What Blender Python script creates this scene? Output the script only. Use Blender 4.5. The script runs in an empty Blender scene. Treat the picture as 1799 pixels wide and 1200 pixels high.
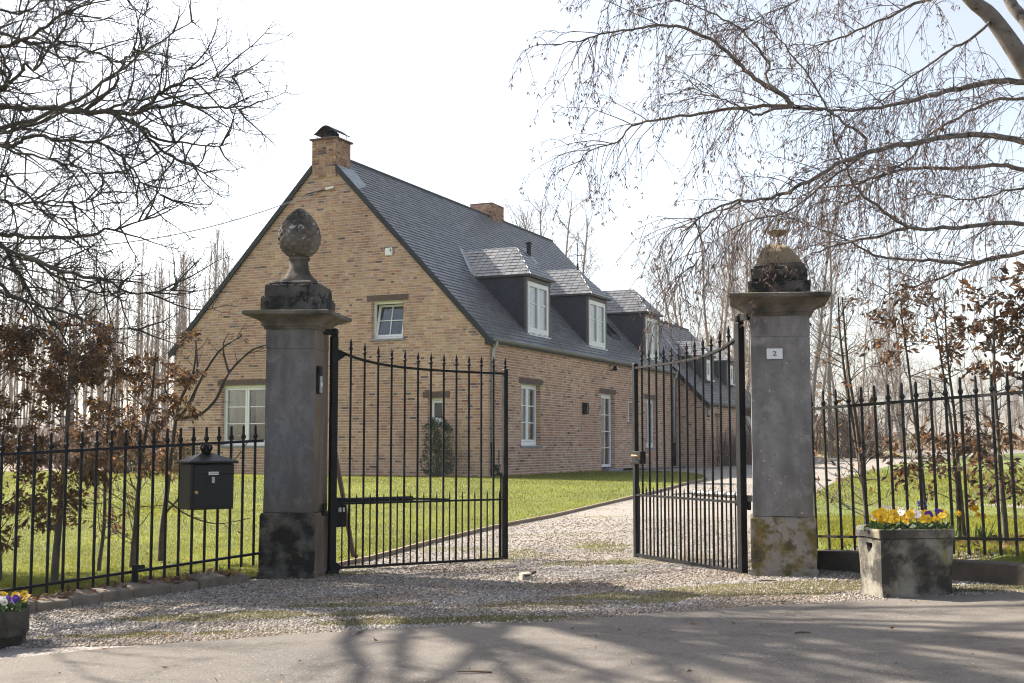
import bpy, bmesh, math, random
import numpy as np
from mathutils import Vector, Matrix, noise as mnoise

scene = bpy.context.scene
COL = scene.collection
rad = math.radians

# ------------------------------------------------------------------ camera
FPX, CXP, CYP, CAMH = 2170.0, 899.5, 600.0, 1.1
PITCH = math.atan(180.0 / FPX)
cam_d = bpy.data.cameras.new('camera')
cam_d.sensor_width = 36.0
cam_d.lens = FPX / 1799.0 * 36.0
cam_d.clip_start = 0.1
cam_d.clip_end = 3000.0
cam_d.dof.use_dof = True
cam_d.dof.focus_distance = 10.6
cam_d.dof.aperture_fstop = 9.0
cam = bpy.data.objects.new('camera', cam_d)
cam.location = (0, 0, CAMH)
cam.rotation_euler = (rad(90) + PITCH, 0, 0)
COL.objects.link(cam)
scene.camera = cam

# ------------------------------------------------------------------ world, sun, exposure
SUN_AZ = (-0.84, 0.543)          # towards the sun, horizontally
SUN_EL = rad(39.5)
world = bpy.data.worlds.new('World')
scene.world = world
world.use_nodes = True
wn = world.node_tree
wn.nodes.clear()
w_out = wn.nodes.new('ShaderNodeOutputWorld')
w_bg = wn.nodes.new('ShaderNodeBackground')
w_sky = wn.nodes.new('ShaderNodeTexSky')
w_sky.sky_type = 'NISHITA'
w_sky.sun_disc = False
w_sky.sun_elevation = SUN_EL
w_sky.sun_rotation = math.atan2(SUN_AZ[0], SUN_AZ[1])
w_sky.air_density = 1.0
w_sky.dust_density = 2.5
w_sky.ozone_density = 1.0
# thin high cloud veil: whitens the blue sky evenly, with soft streaks
w_tc = wn.nodes.new('ShaderNodeTexCoord')
w_map = wn.nodes.new('ShaderNodeMapping')
w_map.inputs['Scale'].default_value = (1.0, 1.6, 3.5)
w_noise = wn.nodes.new('ShaderNodeTexNoise')
w_noise.inputs['Scale'].default_value = 1.6
w_noise.inputs['Detail'].default_value = 6
w_ramp = wn.nodes.new('ShaderNodeMapRange')
w_ramp.inputs['From Min'].default_value = 0.35
w_ramp.inputs['From Max'].default_value = 0.7
w_ramp.inputs['To Min'].default_value = 0.30
w_ramp.inputs['To Max'].default_value = 0.68
w_bw = wn.nodes.new('ShaderNodeRGBToBW')
w_gain = wn.nodes.new('ShaderNodeMath'); w_gain.operation = 'MULTIPLY'
w_gain.inputs[1].default_value = 1.0
w_comb = wn.nodes.new('ShaderNodeCombineColor')
w_mix = wn.nodes.new('ShaderNodeMix'); w_mix.data_type = 'RGBA'
lk = wn.links.new
lk(w_tc.outputs['Generated'], w_map.inputs['Vector'])
lk(w_map.outputs['Vector'], w_noise.inputs['Vector'])
lk(w_noise.outputs['Fac'], w_ramp.inputs['Value'])
lk(w_sky.outputs['Color'], w_bw.inputs['Color'])
lk(w_bw.outputs['Val'], w_gain.inputs[0])
for ch in ('Red', 'Green', 'Blue'):
    lk(w_gain.outputs[0], w_comb.inputs[ch])
lk(w_ramp.outputs['Result'], w_mix.inputs[0])
lk(w_sky.outputs['Color'], w_mix.inputs[6])
lk(w_comb.outputs['Color'], w_mix.inputs[7])
lk(w_mix.outputs[2], w_bg.inputs['Color'])
w_bg.inputs['Strength'].default_value = 0.11
lk(w_bg.outputs['Background'], w_out.inputs['Surface'])

sun_d = bpy.data.lights.new('sun', 'SUN')
sun_d.energy = 5.0
sun_d.angle = rad(0.55)
sun_d.color = (1.0, 0.93, 0.82)
sun = bpy.data.objects.new('sun', sun_d)
_to = Vector((SUN_AZ[0] * math.cos(SUN_EL), SUN_AZ[1] * math.cos(SUN_EL), math.sin(SUN_EL)))
sun.rotation_euler = _to.to_track_quat('Z', 'Y').to_euler()
sun.location = (-30, 30, 40)
COL.objects.link(sun)

vs = scene.view_settings
vs.view_transform = 'Standard'
vs.look = 'None'
vs.gamma = 1.0
vs.use_curve_mapping = False
vs.exposure = 1.5
scene.cycles.use_denoising = True
scene.cycles.filter_width = 1.1
scene.cycles.max_bounces = 8
scene.cycles.transparent_max_bounces = 12

# ------------------------------------------------------------------ helpers
rng = random.Random(7)
nrg = np.random.default_rng(11)

def S(t):
    t = min(1.0, max(0.0, t)); return t * t * (3 - 2 * t)

def gz(x, y):
    """height of the ground"""
    z = 0.024 * max(-5, min(5, x)) * (1 - S((y - 11) / 8)) + 0.36 * S((y - 10.5) / 16.5)
    z += 0.012 * min(60, max(0, y - 32)) * S((x - 5) / 7)
    if x > 2:
        z += 0.17 * S((x - max(2.75 + (10.6 - y) * .72, 2.55 + (y - 10.6) * .14)) / 0.4) * S((y - 8) / 1.0) * (1 - S((y - 12) / 5))
    return z

_F = np.array([0, math.cos(PITCH), math.sin(PITCH)])
_U = np.array([0, -math.sin(PITCH), math.cos(PITCH)])
def at(px, py, Y):
    """a point of the place Y metres ahead of the camera, seen in this direction"""
    d = _F + (px - CXP) / FPX * np.array([1., 0, 0]) + (CYP - py) / FPX * _U
    return Vector((0, 0, CAMH)) + Vector(d) * (Y / d[1])

def tag(o, label=None, cat=None, group=None, kind=None):
    if label: o['label'] = label
    if cat: o['category'] = cat
    if group: o['group'] = group
    if kind: o['kind'] = kind
    return o

def empty(name, loc=(0, 0, 0), rz=0.0, label=None, cat=None, group=None):
    o = bpy.data.objects.new(name, None)
    o.empty_display_size = 0.2
    o.location = loc
    o.rotation_euler = (0, 0, rz)
    COL.objects.link(o)
    return tag(o, label, cat, group)

def link_mesh(name, me, mat=None, parent=None):
    o = bpy.data.objects.new(name, me)
    if mat is not None and not me.materials:
        me.materials.append(mat)
    COL.objects.link(o)
    if parent is not None:
        o.parent = parent
    return o

def dup(o, parent=None):
    c = o.copy(); COL.objects.link(c)
    c.parent = parent
    for ch in o.children:
        dup(ch, c)
    return c

class MB:
    def __init__(self):
        self.v = []; self.f = []; self.c = []
    def add(self, vs_, fs, col=None):
        n = len(self.v)
        self.v.extend([tuple(q) for q in vs_])
        for f in fs:
            self.f.append(tuple(i + n for i in f)); self.c.append(col)
    def hexa(self, p, col=None, skip=()):
        fs = [(0, 3, 2, 1), (4, 5, 6, 7), (0, 1, 5, 4), (1, 2, 6, 5), (2, 3, 7, 6), (3, 0, 4, 7)]
        self.add(p, [f for i, f in enumerate(fs) if i not in skip], col)
    def box(self, x0, x1, y0, y1, z0, z1, col=None, fn=None):
        p = [(x0, y0, z0), (x1, y0, z0), (x1, y1, z0), (x0, y1, z0), (x0, y0, z1), (x1, y0, z1), (x1, y1, z1), (x0, y1, z1)]
        if fn: p = [fn(*q) for q in p]
        self.hexa(p, col)
    def bar(self, a, b, w, h, up=(0, 0, 1), col=None):
        a = Vector(a); b = Vector(b); d = (b - a).normalized()
        s = d.cross(Vector(up))
        if s.length < 1e-4: s = d.cross(Vector((0, 1, 0)))
        s.normalize(); t = s.cross(d)
        p = []
        for e in (a, b):
            for i, j in ((-1, -1), (1, -1), (1, 1), (-1, 1)):
                p.append(e + s * (i * w / 2) + t * (j * h / 2))
        self.hexa(p, col)
    def tube(self, pts, rr, n=6, cap=True, col=None):
        pts = [Vector(p) for p in pts]
        m = len(pts)
        if not hasattr(rr, '__len__'): rr = [rr] * m
        base = len(self.v)
        d0 = (pts[1] - pts[0])
        ref = Vector((0.31, 0.17, 0.93))
        if abs(d0.normalized().dot(ref)) > 0.9: ref = Vector((0.9, 0.2, 0.1))
        for i in range(m):
            d = (pts[min(i + 1, m - 1)] - pts[max(i - 1, 0)])
            if d.length < 1e-9: d = Vector((0, 0, 1))
            d.normalize()
            s = ref - d * ref.dot(d); s.normalize()
            ref = s
            t = d.cross(s)
            r = rr[i]; p = pts[i]
            for k in range(n):
                a = 2 * math.pi * k / n
                ca = math.cos(a) * r; sa = math.sin(a) * r
                self.v.append((p.x + s.x * ca + t.x * sa, p.y + s.y * ca + t.y * sa, p.z + s.z * ca + t.z * sa))
        for i in range(m - 1):
            for k in range(n):
                k2 = (k + 1) % n
                self.f.append((base + i * n + k, base + i * n + k2, base + (i + 1) * n + k2, base + (i + 1) * n + k)); self.c.append(col)
        if cap and n > 3:
            self.f.append(tuple(base + k for k in range(n - 1, -1, -1))); self.c.append(col)
            self.f.append(tuple(base + (m - 1) * n + k for k in range(n))); self.c.append(col)
    def lathe(self, prof, n=24, c=(0, 0, 0), col=None, fn=None):
        base = len(self.v); m = len(prof)
        for i, (r, z) in enumerate(prof):
            for k in range(n):
                a = 2 * math.pi * k / n
                r2 = r if fn is None else fn(r, z, a)
                self.v.append((c[0] + r2 * math.cos(a), c[1] + r2 * math.sin(a), c[2] + z))
        for i in range(m - 1):
            for k in range(n):
                k2 = (k + 1) % n
                self.f.append((base + i * n + k, base + i * n + k2, base + (i + 1) * n + k2, base + (i + 1) * n + k)); self.c.append(col)
        self.f.append(tuple(base + k for k in range(n - 1, -1, -1))); self.c.append(col)
        self.f.append(tuple(base + (m - 1) * n + k for k in range(n))); self.c.append(col)
    def squares(self, prof, c=(0, 0, 0), col=None):
        """square rings stacked: (half width, z)"""
        base = len(self.v)
        for h, z in prof:
            for sx, sy in ((-1, -1), (1, -1), (1, 1), (-1, 1)):
                self.v.append((c[0] + sx * h, c[1] + sy * h, c[2] + z))
        for i in range(len(prof) - 1):
            for k in range(4):
                k2 = (k + 1) % 4
                self.f.append((base + i * 4 + k, base + i * 4 + k2, base + (i + 1) * 4 + k2, base + (i + 1) * 4 + k)); self.c.append(col)
        self.f.append((base + 3, base + 2, base + 1, base)); self.c.append(col)
        e = base + 4 * (len(prof) - 1)
        self.f.append((e, e + 1, e + 2, e + 3)); self.c.append(col)
    def mesh(self, name, smooth=False, colors=False, normals=False):
        me = bpy.data.meshes.new(name)
        me.from_pydata(self.v, [], self.f)
        if colors:
            a = me.attributes.new('tint', 'FLOAT_COLOR', 'FACE')
            arr = np.ones((len(self.f), 4), dtype=np.float32)
            for i, c in enumerate(self.c):
                if c is not None: arr[i, :3] = c
            a.data.foreach_set('color', arr.ravel())
        if normals:
            bm = bmesh.new(); bm.from_mesh(me)
            bmesh.ops.recalc_face_normals(bm, faces=bm.faces)
            bm.to_mesh(me); bm.free()
        if smooth:
            me.polygons.foreach_set('use_smooth', np.ones(len(me.polygons), dtype=bool))
        me.update()
        return me
    def build(self, name, mat, parent=None, smooth=False, colors=False, normals=True, bevel=0.0, seg=2):
        me = self.mesh(name, smooth, colors, normals)
        o = link_mesh(name, me, mat, parent)
        if bevel > 0:
            b = o.modifiers.new('bevel', 'BEVEL'); b.width = bevel; b.segments = seg; b.limit_method = 'ANGLE'; b.angle_limit = rad(35)
        return o

def arr_mesh(name, verts, faces, mat, parent=None, tint=None, smooth=False):
    """big joined meshes from arrays: faces (F,k)"""
    me = bpy.data.meshes.new(name)
    F, k = faces.shape
    me.vertices.add(len(verts)); me.vertices.foreach_set('co', np.ascontiguousarray(verts, dtype=np.float32).ravel())
    me.loops.add(F * k); me.loops.foreach_set('vertex_index', np.ascontiguousarray(faces, dtype=np.int32).ravel())
    me.polygons.add(F)
    me.polygons.foreach_set('loop_start', np.arange(0, F * k, k, dtype=np.int32))
    me.polygons.foreach_set('loop_total', np.full(F, k, dtype=np.int32))
    if smooth: me.polygons.foreach_set('use_smooth', np.ones(F, dtype=bool))
    me.update(calc_edges=True)
    if tint is not None:
        a = me.attributes.new('tint', 'FLOAT_COLOR', 'FACE')
        t4 = np.ones((F, 4), dtype=np.float32); t4[:, :3] = tint
        a.data.foreach_set('color', t4.ravel())
    return link_mesh(name, me, mat, parent)

# ------------------------------------------------------------------ materials
def new_mat(name):
    m = bpy.data.materials.new(name); m.use_nodes = True
    nt = m.node_tree
    b = nt.nodes['Principled BSDF']
    return m, nt, b

def noise_node(nt, scale, detail=6, rough=.55, vec=None, dist=0.0, stretch=None):
    tc = nt.nodes.new('ShaderNodeTexCoord')
    n = nt.nodes.new('ShaderNodeTexNoise')
    n.inputs['Scale'].default_value = scale
    n.inputs['Detail'].default_value = detail
    n.inputs['Roughness'].default_value = rough
    n.inputs['Distortion'].default_value = dist
    if stretch:
        mp = nt.nodes.new('ShaderNodeMapping'); mp.inputs['Scale'].default_value = stretch
        nt.links.new(tc.outputs['Object'], mp.inputs['Vector'])
        nt.links.new(mp.outputs['Vector'], n.inputs['Vector'])
    else:
        nt.links.new(tc.outputs['Object'], n.inputs['Vector'])
    return n

def ramp(nt, src, lo, hi):
    r = nt.nodes.new('ShaderNodeMapRange')
    r.inputs['From Min'].default_value = lo; r.inputs['From Max'].default_value = hi
    nt.links.new(src, r.inputs['Value'])
    return r.outputs['Result']

def mixc(nt, fac, a, b, mode='MIX'):
    m = nt.nodes.new('ShaderNodeMix'); m.data_type = 'RGBA'; m.blend_type = mode
    if isinstance(fac, (int, float)): m.inputs[0].default_value = fac
    else: nt.links.new(fac, m.inputs[0])
    for s, i in ((a, 6), (b, 7)):
        if isinstance(s, tuple): m.inputs[i].default_value = (*s, 1)
        else: nt.links.new(s, m.inputs[i])
    return m.outputs[2]

def M(name, c1, c2=None, scale=6.0, rough=.8, bump=0.0, bscale=40.0, spec=.4, metal=0.0, layers=(), tint=False, trans=0.0, stretch=None, rnd=0.0, sheen=0):
    """procedural surface: two colours mixed by noise, extra stain layers (colour, scale, lo, hi[, stretch]), bump"""
    m, nt, b = new_mat(name)
    c2 = c2 or c1
    n = noise_node(nt, scale, stretch=stretch)
    col = mixc(nt, ramp(nt, n.outputs['Fac'], .3, .7), c1, c2)
    for L in layers:
        nn = noise_node(nt, L[1], 8, .6, stretch=L[4] if len(L) > 4 else None)
        col = mixc(nt, ramp(nt, nn.outputs['Fac'], L[2], L[3]), col, L[0])
    if tint:
        a = nt.nodes.new('ShaderNodeAttribute'); a.attribute_name = 'tint'
        col = mixc(nt, 1.0, col, a.outputs['Color'], 'MULTIPLY')
    if rnd:
        oi = nt.nodes.new('ShaderNodeObjectInfo')
        h = nt.nodes.new('ShaderNodeHueSaturation')
        r = nt.nodes.new('ShaderNodeMapRange')
        r.inputs['To Min'].default_value = 1 - rnd; r.inputs['To Max'].default_value = 1 + rnd
        nt.links.new(oi.outputs['Random'], r.inputs['Value'])
        nt.links.new(r.outputs['Result'], h.inputs['Value'])
        nt.links.new(col, h.inputs['Color'])
        col = h.outputs['Color']
    nt.links.new(col, b.inputs['Base Color'])
    b.inputs['Roughness'].default_value = rough
    b.inputs['Metallic'].default_value = metal
    b.inputs['Specular IOR Level'].default_value = spec
    if bump > 0:
        bn = noise_node(nt, bscale, 8, .6)
        bp = nt.nodes.new('ShaderNodeBump')
        bp.inputs['Strength'].default_value = 1.0
        bp.inputs['Distance'].default_value = bump
        nt.links.new(bn.outputs['Fac'], bp.inputs['Height'])
        nt.links.new(bp.outputs['Normal'], b.inputs['Normal'])
    if trans > 0:
        out = nt.nodes['Material Output']
        tr = nt.nodes.new('ShaderNodeBsdfTranslucent')
        nt.links.new(col, tr.inputs['Color'])
        ms = nt.nodes.new('ShaderNodeMixShader'); ms.inputs[0].default_value = trans
        nt.links.new(b.outputs[0], ms.inputs[1]); nt.links.new(tr.outputs[0], ms.inputs[2])
        nt.links.new(ms.outputs[0], out.inputs['Surface'])
    return m

def glass_mat(name, tintc=(.93, .95, .96)):
    m, nt, b = new_mat(name)
    nt.nodes.remove(b)
    out = nt.nodes['Material Output']
    g = nt.nodes.new('ShaderNodeBsdfGlossy'); g.inputs['Roughness'].default_value = 0.015
    t = nt.nodes.new('ShaderNodeBsdfTransparent'); t.inputs['Color'].default_value = (*tintc, 1)
    fr = nt.nodes.new('ShaderNodeFresnel'); fr.inputs['IOR'].default_value = 1.65
    nz = noise_node(nt, 1.2, 2)
    bp = nt.nodes.new('ShaderNodeBump'); bp.inputs['Distance'].default_value = 0.004; bp.inputs['Strength'].default_value = .6
    nt.links.new(nz.outputs['Fac'], bp.inputs['Height'])
    nt.links.new(bp.outputs['Normal'], g.inputs['Normal'])
    mx = nt.nodes.new('ShaderNodeMath'); mx.operation = 'MULTIPLY_ADD'; mx.inputs[1].default_value = .75; mx.inputs[2].default_value = 0.0
    mx.use_clamp = True
    nt.links.new(fr.outputs[0], mx.inputs[0])
    ms = nt.nodes.new('ShaderNodeMixShader')
    nt.links.new(mx.outputs[0], ms.inputs[0])
    nt.links.new(t.outputs[0], ms.inputs[1]); nt.links.new(g.outputs[0], ms.inputs[2])
    nt.links.new(ms.outputs[0], out.inputs['Surface'])
    return m

MAT = dict(
    mortar=M('mortar', (.68, .63, .56), (.60, .55, .48), 9, .95, .002, 120),
    brick=M('brick_clay', (.86, .86, .86), (1.1, 1.08, 1.05), 22, .9, .003, 90, spec=.25, tint=True, layers=(((.78, .68, .68), .5, .42, .64), ((.60, .55, .55), 1.7, .54, .72), ((1.25, 1.22, 1.2), 2.6, .6, .75))),
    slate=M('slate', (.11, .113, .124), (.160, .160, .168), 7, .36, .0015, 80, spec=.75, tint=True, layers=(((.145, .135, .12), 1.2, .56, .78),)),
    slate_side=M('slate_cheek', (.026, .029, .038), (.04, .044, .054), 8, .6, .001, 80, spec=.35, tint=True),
    zinc=M('zinc', (.42, .43, .43), (.33, .34, .35), 5, .5, .0005, 60, metal=.15),
    gutter=M('gutter_zinc', (.20, .20, .19), (.27, .27, .25), 7, .5, .0005, 60, metal=.5),
    dark_board=M('dark_board', (.016, .018, .021), (.026, .028, .032), 9, .6, spec=.3),
    trim=M('dormer_trim', (.09, .08, .078), (.12, .105, .10), 9, .65),
    white=M('white_upvc', (.78, .78, .77), (.72, .72, .71), 4, .4, spec=.5),
    blind=M('blind_fabric', (.75, .73, .70), (.68, .66, .63), 5, .9),
    curtain=M('curtain_fabric', (.52, .39, .23), (.60, .46, .28), 5, .9, trans=.3),
    lintel=M('lintel_stone', (.085, .055, .044), (.135, .09, .072), 12, .9, .004, 40),
    sill=M('sill_stone', (.20, .20, .21), (.27, .27, .28), 15, .8, .001),
    glass=glass_mat('window_glass'),
    dark_glass=glass_mat('lantern_glass', (.12, .12, .12)),
    room=M('room_inside', (.018, .016, .014), (.03, .026, .022), 2, .9),
    iron=M('black_iron', (.006, .006, .007), (.014, .014, .015), 14, .58, .0012, 70, spec=.2, layers=(((.022, .022, .023), 3.0, .58, .8),)),
    iron_old=M('weathered_iron', (.012, .012, .011), (.026, .026, .022), 16, .7, .002, 70, spec=.3, layers=(((.07, .07, .062), 9, .56, .72), ((.05, .058, .02), 5, .6, .75))),
    plastic=M('black_plastic', (.008, .008, .009), (.014, .014, .015), 10, .5, spec=.25),
    wood=M('old_wood', (.10, .065, .04), (.16, .11, .07), 10, .85, .002, 40, stretch=(8, 8, 1)),
    gold=M('brass', (.45, .28, .12), (.6, .38, .2), 10, .35, metal=.9),
    plate=M('white_plate', (.75, .75, .76), (.68, .68, .69), 6, .35),
    ink=M('grey_ink', (.12, .12, .12), None, 6, .6),
    bark_oak=M('oak_bark', (.045, .038, .03), (.085, .072, .056), 14, .95, .004, 50, layers=(((.08, .085, .04), 4, .6, .75),)),
    bark_birch=M('birch_bark', (.10, .085, .07), (.19, .165, .14), 9, .9, .003, 50, layers=(((.03, .026, .022), 11, .55, .65),)),
    twig_birch=M('birch_twig', (.055, .036, .032), (.10, .07, .06), 9, .85),
    catkin=M('catkin', (.13, .075, .055), (.20, .125, .09), 9, .9),
    bark_beech=M('beech_bark', (.06, .05, .04), (.12, .10, .08), 12, .9, .002, 60, layers=(((.09, .10, .04), 4, .58, .7),)),
    bark_pale=M('pale_bark', (.20, .175, .155), (.30, .27, .24), 4, .95, .004, 20, layers=(((.09, .08, .07), 2, .58, .7),)),
    twig_pale=M('pale_twig', (.20, .16, .135), (.28, .23, .19), 4, .95),
    dead_leaf=M('dead_beech_leaf', (.9, .9, .9), (1.1, 1.1, 1.1), 20, .6, trans=.45, tint=True, spec=.3),
    green_leaf=M('evergreen_leaf', (.028, .045, .022), (.05, .075, .035), 9, .45, trans=.15),
    grass=M('grass_blade', (.9, .9, .9), (1.1, 1.1, 1.0), .6, .55, tint=True, trans=.45, spec=.3),
    soil=M('soil', (.05, .035, .025), (.09, .065, .045), 12, .95, .01, 30),
    gravel=M('gravel_stone', (.85, .85, .85), (1.1, 1.1, 1.1), 30, .85, tint=True, spec=.3),
)

# ------------------------------------------------------------------ the house (local x along the long wall, y across the gable)
TH = rad(24.0)
P0 = Vector((-0.523, 27.5, 0.384))
UX = Vector((math.sin(TH), math.cos(TH), 0)); VX = Vector((-math.cos(TH), math.sin(TH), 0))
def hw(a, b, z):
    return P0 + UX * a + VX * b + Vector((0, 0, z))

TINTS = [(.52, .34, .222), (.49, .31, .197), (.55, .372, .255), (.45, .28, .185), (.54, .355, .25), (.50, .295, .17),
         (.45, .252, .17), (.39, .20, .14), (.44, .275, .215), (.36, .212, .165), (.24, .14, .12), (.155, .108, .105)]
TW = [10, 10, 9, 8, 8, 6, 6, 4, 5, 3, 1.6, 1.5]
COURSE, JOINT = 0.062, 0.0155
BRICK_MESH = []
for t_ in TINTS:
    mb = MB()
    e = .012
    mb.hexa([(-.5, -1, -.5), (.5, -1, -.5), (.5, 0, -.5), (-.5, 0, -.5), (-.5, -1, .5), (.5, -1, .5), (.5, 0, .5), (-.5, 0, .5)], t_)
    me = mb.mesh('brick', colors=True, normals=True); me.materials.append(MAT['brick'])
    BRICK_MESH.append(me)

def wall_cells(poly_clip, x0, x1, z0, z1, openings):
    """rectangles of a wall round its openings"""
    xs = sorted({x0, x1, *[o[0] for o in openings], *[o[1] for o in openings]})
    zs = sorted({z0, z1, *[o[2] for o in openings], *[o[3] for o in openings]})
    out = []
    for i in range(len(xs) - 1):
        for j in range(len(zs) - 1):
            cx_, cz_ = (xs[i] + xs[i + 1]) / 2, (zs[j] + zs[j + 1]) / 2
            if any(o[0] < cx_ < o[1] and o[2] < cz_ < o[3] for o in openings): continue
            poly = [(xs[i], zs[j]), (xs[i + 1], zs[j]), (xs[i + 1], zs[j + 1]), (xs[i], zs[j + 1])]
            for (a, b, c) in poly_clip:           # keep a*x + b*z <= c
                new = []
                for k in range(len(poly)):
                    p, q = poly[k], poly[(k + 1) % len(poly)]
                    dp, dq = a * p[0] + b * p[1] - c, a * q[0] + b * q[1] - c
                    if dp <= 0: new.append(p)
                    if (dp < 0 < dq) or (dq < 0 < dp):
                        t = dp / (dp - dq); new.append((p[0] + (q[0] - p[0]) * t, p[1] + (q[1] - p[1]) * t))
                poly = new
                if len(poly) < 3: break
            if len(poly) >= 3: out.append(poly)
    return out

def make_wall(parent, fn, rot, x0, x1, z0, z1, openings, name, clip=(), limit=None, soldier=None, n_single=0, near=None, depth=.010, seed=1, reveal=.14):
    """core of mortar with real bricks set proud of it. fn(x, out, z) -> local point"""
    r = random.Random(seed)
    core = MB()
    for poly in wall_cells(clip, x0, x1, z0, z1, openings):
        n = len(poly)
        core.add([fn(x, 0, z) for x, z in poly], [tuple(range(n))])
    for (a, b, c, d) in openings:
        for (p, q) in (((a, c), (a, d)), ((b, c), (b, d)), ((a, d), (b, d)), ((a, c), (b, c))):
            core.add([fn(p[0], .004, p[1]), fn(q[0], .004, q[1]), fn(q[0], -reveal - .1, q[1]), fn(p[0], -reveal - .1, p[1])], [(0, 1, 2, 3)])
    wall = core.build(name, MAT['mortar'], parent, normals=False)
    bricks = []
    z = z0
    row = 0
    while z < z1 - .01:
        h = COURSE
        zc = z + h / 2
        lo, hi = (x0, x1) if limit is None else limit(z + h)
        spans = [(lo, hi)]
        for (a, b, c, d) in openings:
            if c - .012 < zc < d + .012:
                ns = []
                for s in spans:
                    if b <= s[0] or a >= s[1]: ns.append(s); continue
                    if a - s[0] > .02: ns.append((s[0], a))
                    if s[1] - b > .02: ns.append((b, s[1]))
                spans = ns
        for (s0, s1) in spans:
            x = s0
            first = True
            while x < s1 - .015:
                L = .19 if r.random() < .66 else .095
                if first and row % 2 == 0 and L > .1: L = .142
                first = False
                e_ = min(x + L, s1)
                if s1 - e_ < .045: e_ = s1
                bricks.append((x + JOINT / 2, e_ - JOINT / 2, z + JOINT / 2, z + h - JOINT / 2))
                x = e_
        z += h; row += 1
    if soldier:
        x = x0
        while x < x1:
            bricks.append((x + .004, min(x + .06, x1) - .004, z1 + .006, z1 + soldier)); x += .06
    # the bricks nearest to the gate are separate pieces
    if n_single:
        order = sorted(range(len(bricks)), key=lambda i: near((bricks[i][0] + bricks[i][1]) / 2, bricks[i][2]))
        single = set(order[:n_single])
    else:
        single = set()
    joined = MB()
    for i, (a, b, c, d) in enumerate(bricks):
        k = r.choices(range(12), TW)[0]
        out = depth + r.uniform(-.0022, .0022)
        if i in single:
            o = bpy.data.objects.new('brick', BRICK_MESH[k])
            COL.objects.link(o); o.parent = wall
            o.location = fn((a + b) / 2, 0, (c + d) / 2)
            o.rotation_euler = (0, 0, rot)
            o.scale = (b - a, out, d - c)
        else:
            p = [(a, out, c), (b, out, c), (b, -.002, c), (a, -.002, c), (a, out, d), (b, out, d), (b, -.002, d), (a, -.002, d)]
            t = TINTS[k]; s = r.uniform(.9, 1.1)
            joined.hexa([fn(*q) for q in p], (t[0] * s, t[1] * s, t[2] * s), skip=(4,))
    # brick returns in the jambs of the openings
    for (a, b, c, d) in openings:
        z = z0
        while z < d:
            if z + COURSE > c + .01:
                lo, hi_ = max(z + JOINT / 2, c), min(z + COURSE - JOINT / 2, d)
                for (xa, xb) in ((a, a + .006), (b - .006, b)):
                    t = TINTS[r.choices(range(12), TW)[0]]
                    p = [(xa, depth, lo), (xb, depth, lo), (xb, -reveal - .08, lo), (xa, -reveal - .08, lo), (xa, depth, hi_), (xb, depth, hi_), (xb, -reveal - .08, hi_), (xa, -reveal - .08, hi_)]
                    if hi_ - lo > .01: joined.hexa([fn(*q) for q in p], t)
            z += COURSE
    tag(joined.build('brick_courses', MAT['brick'], wall, colors=True, normals=False), kind='stuff')
    return wall

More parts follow.
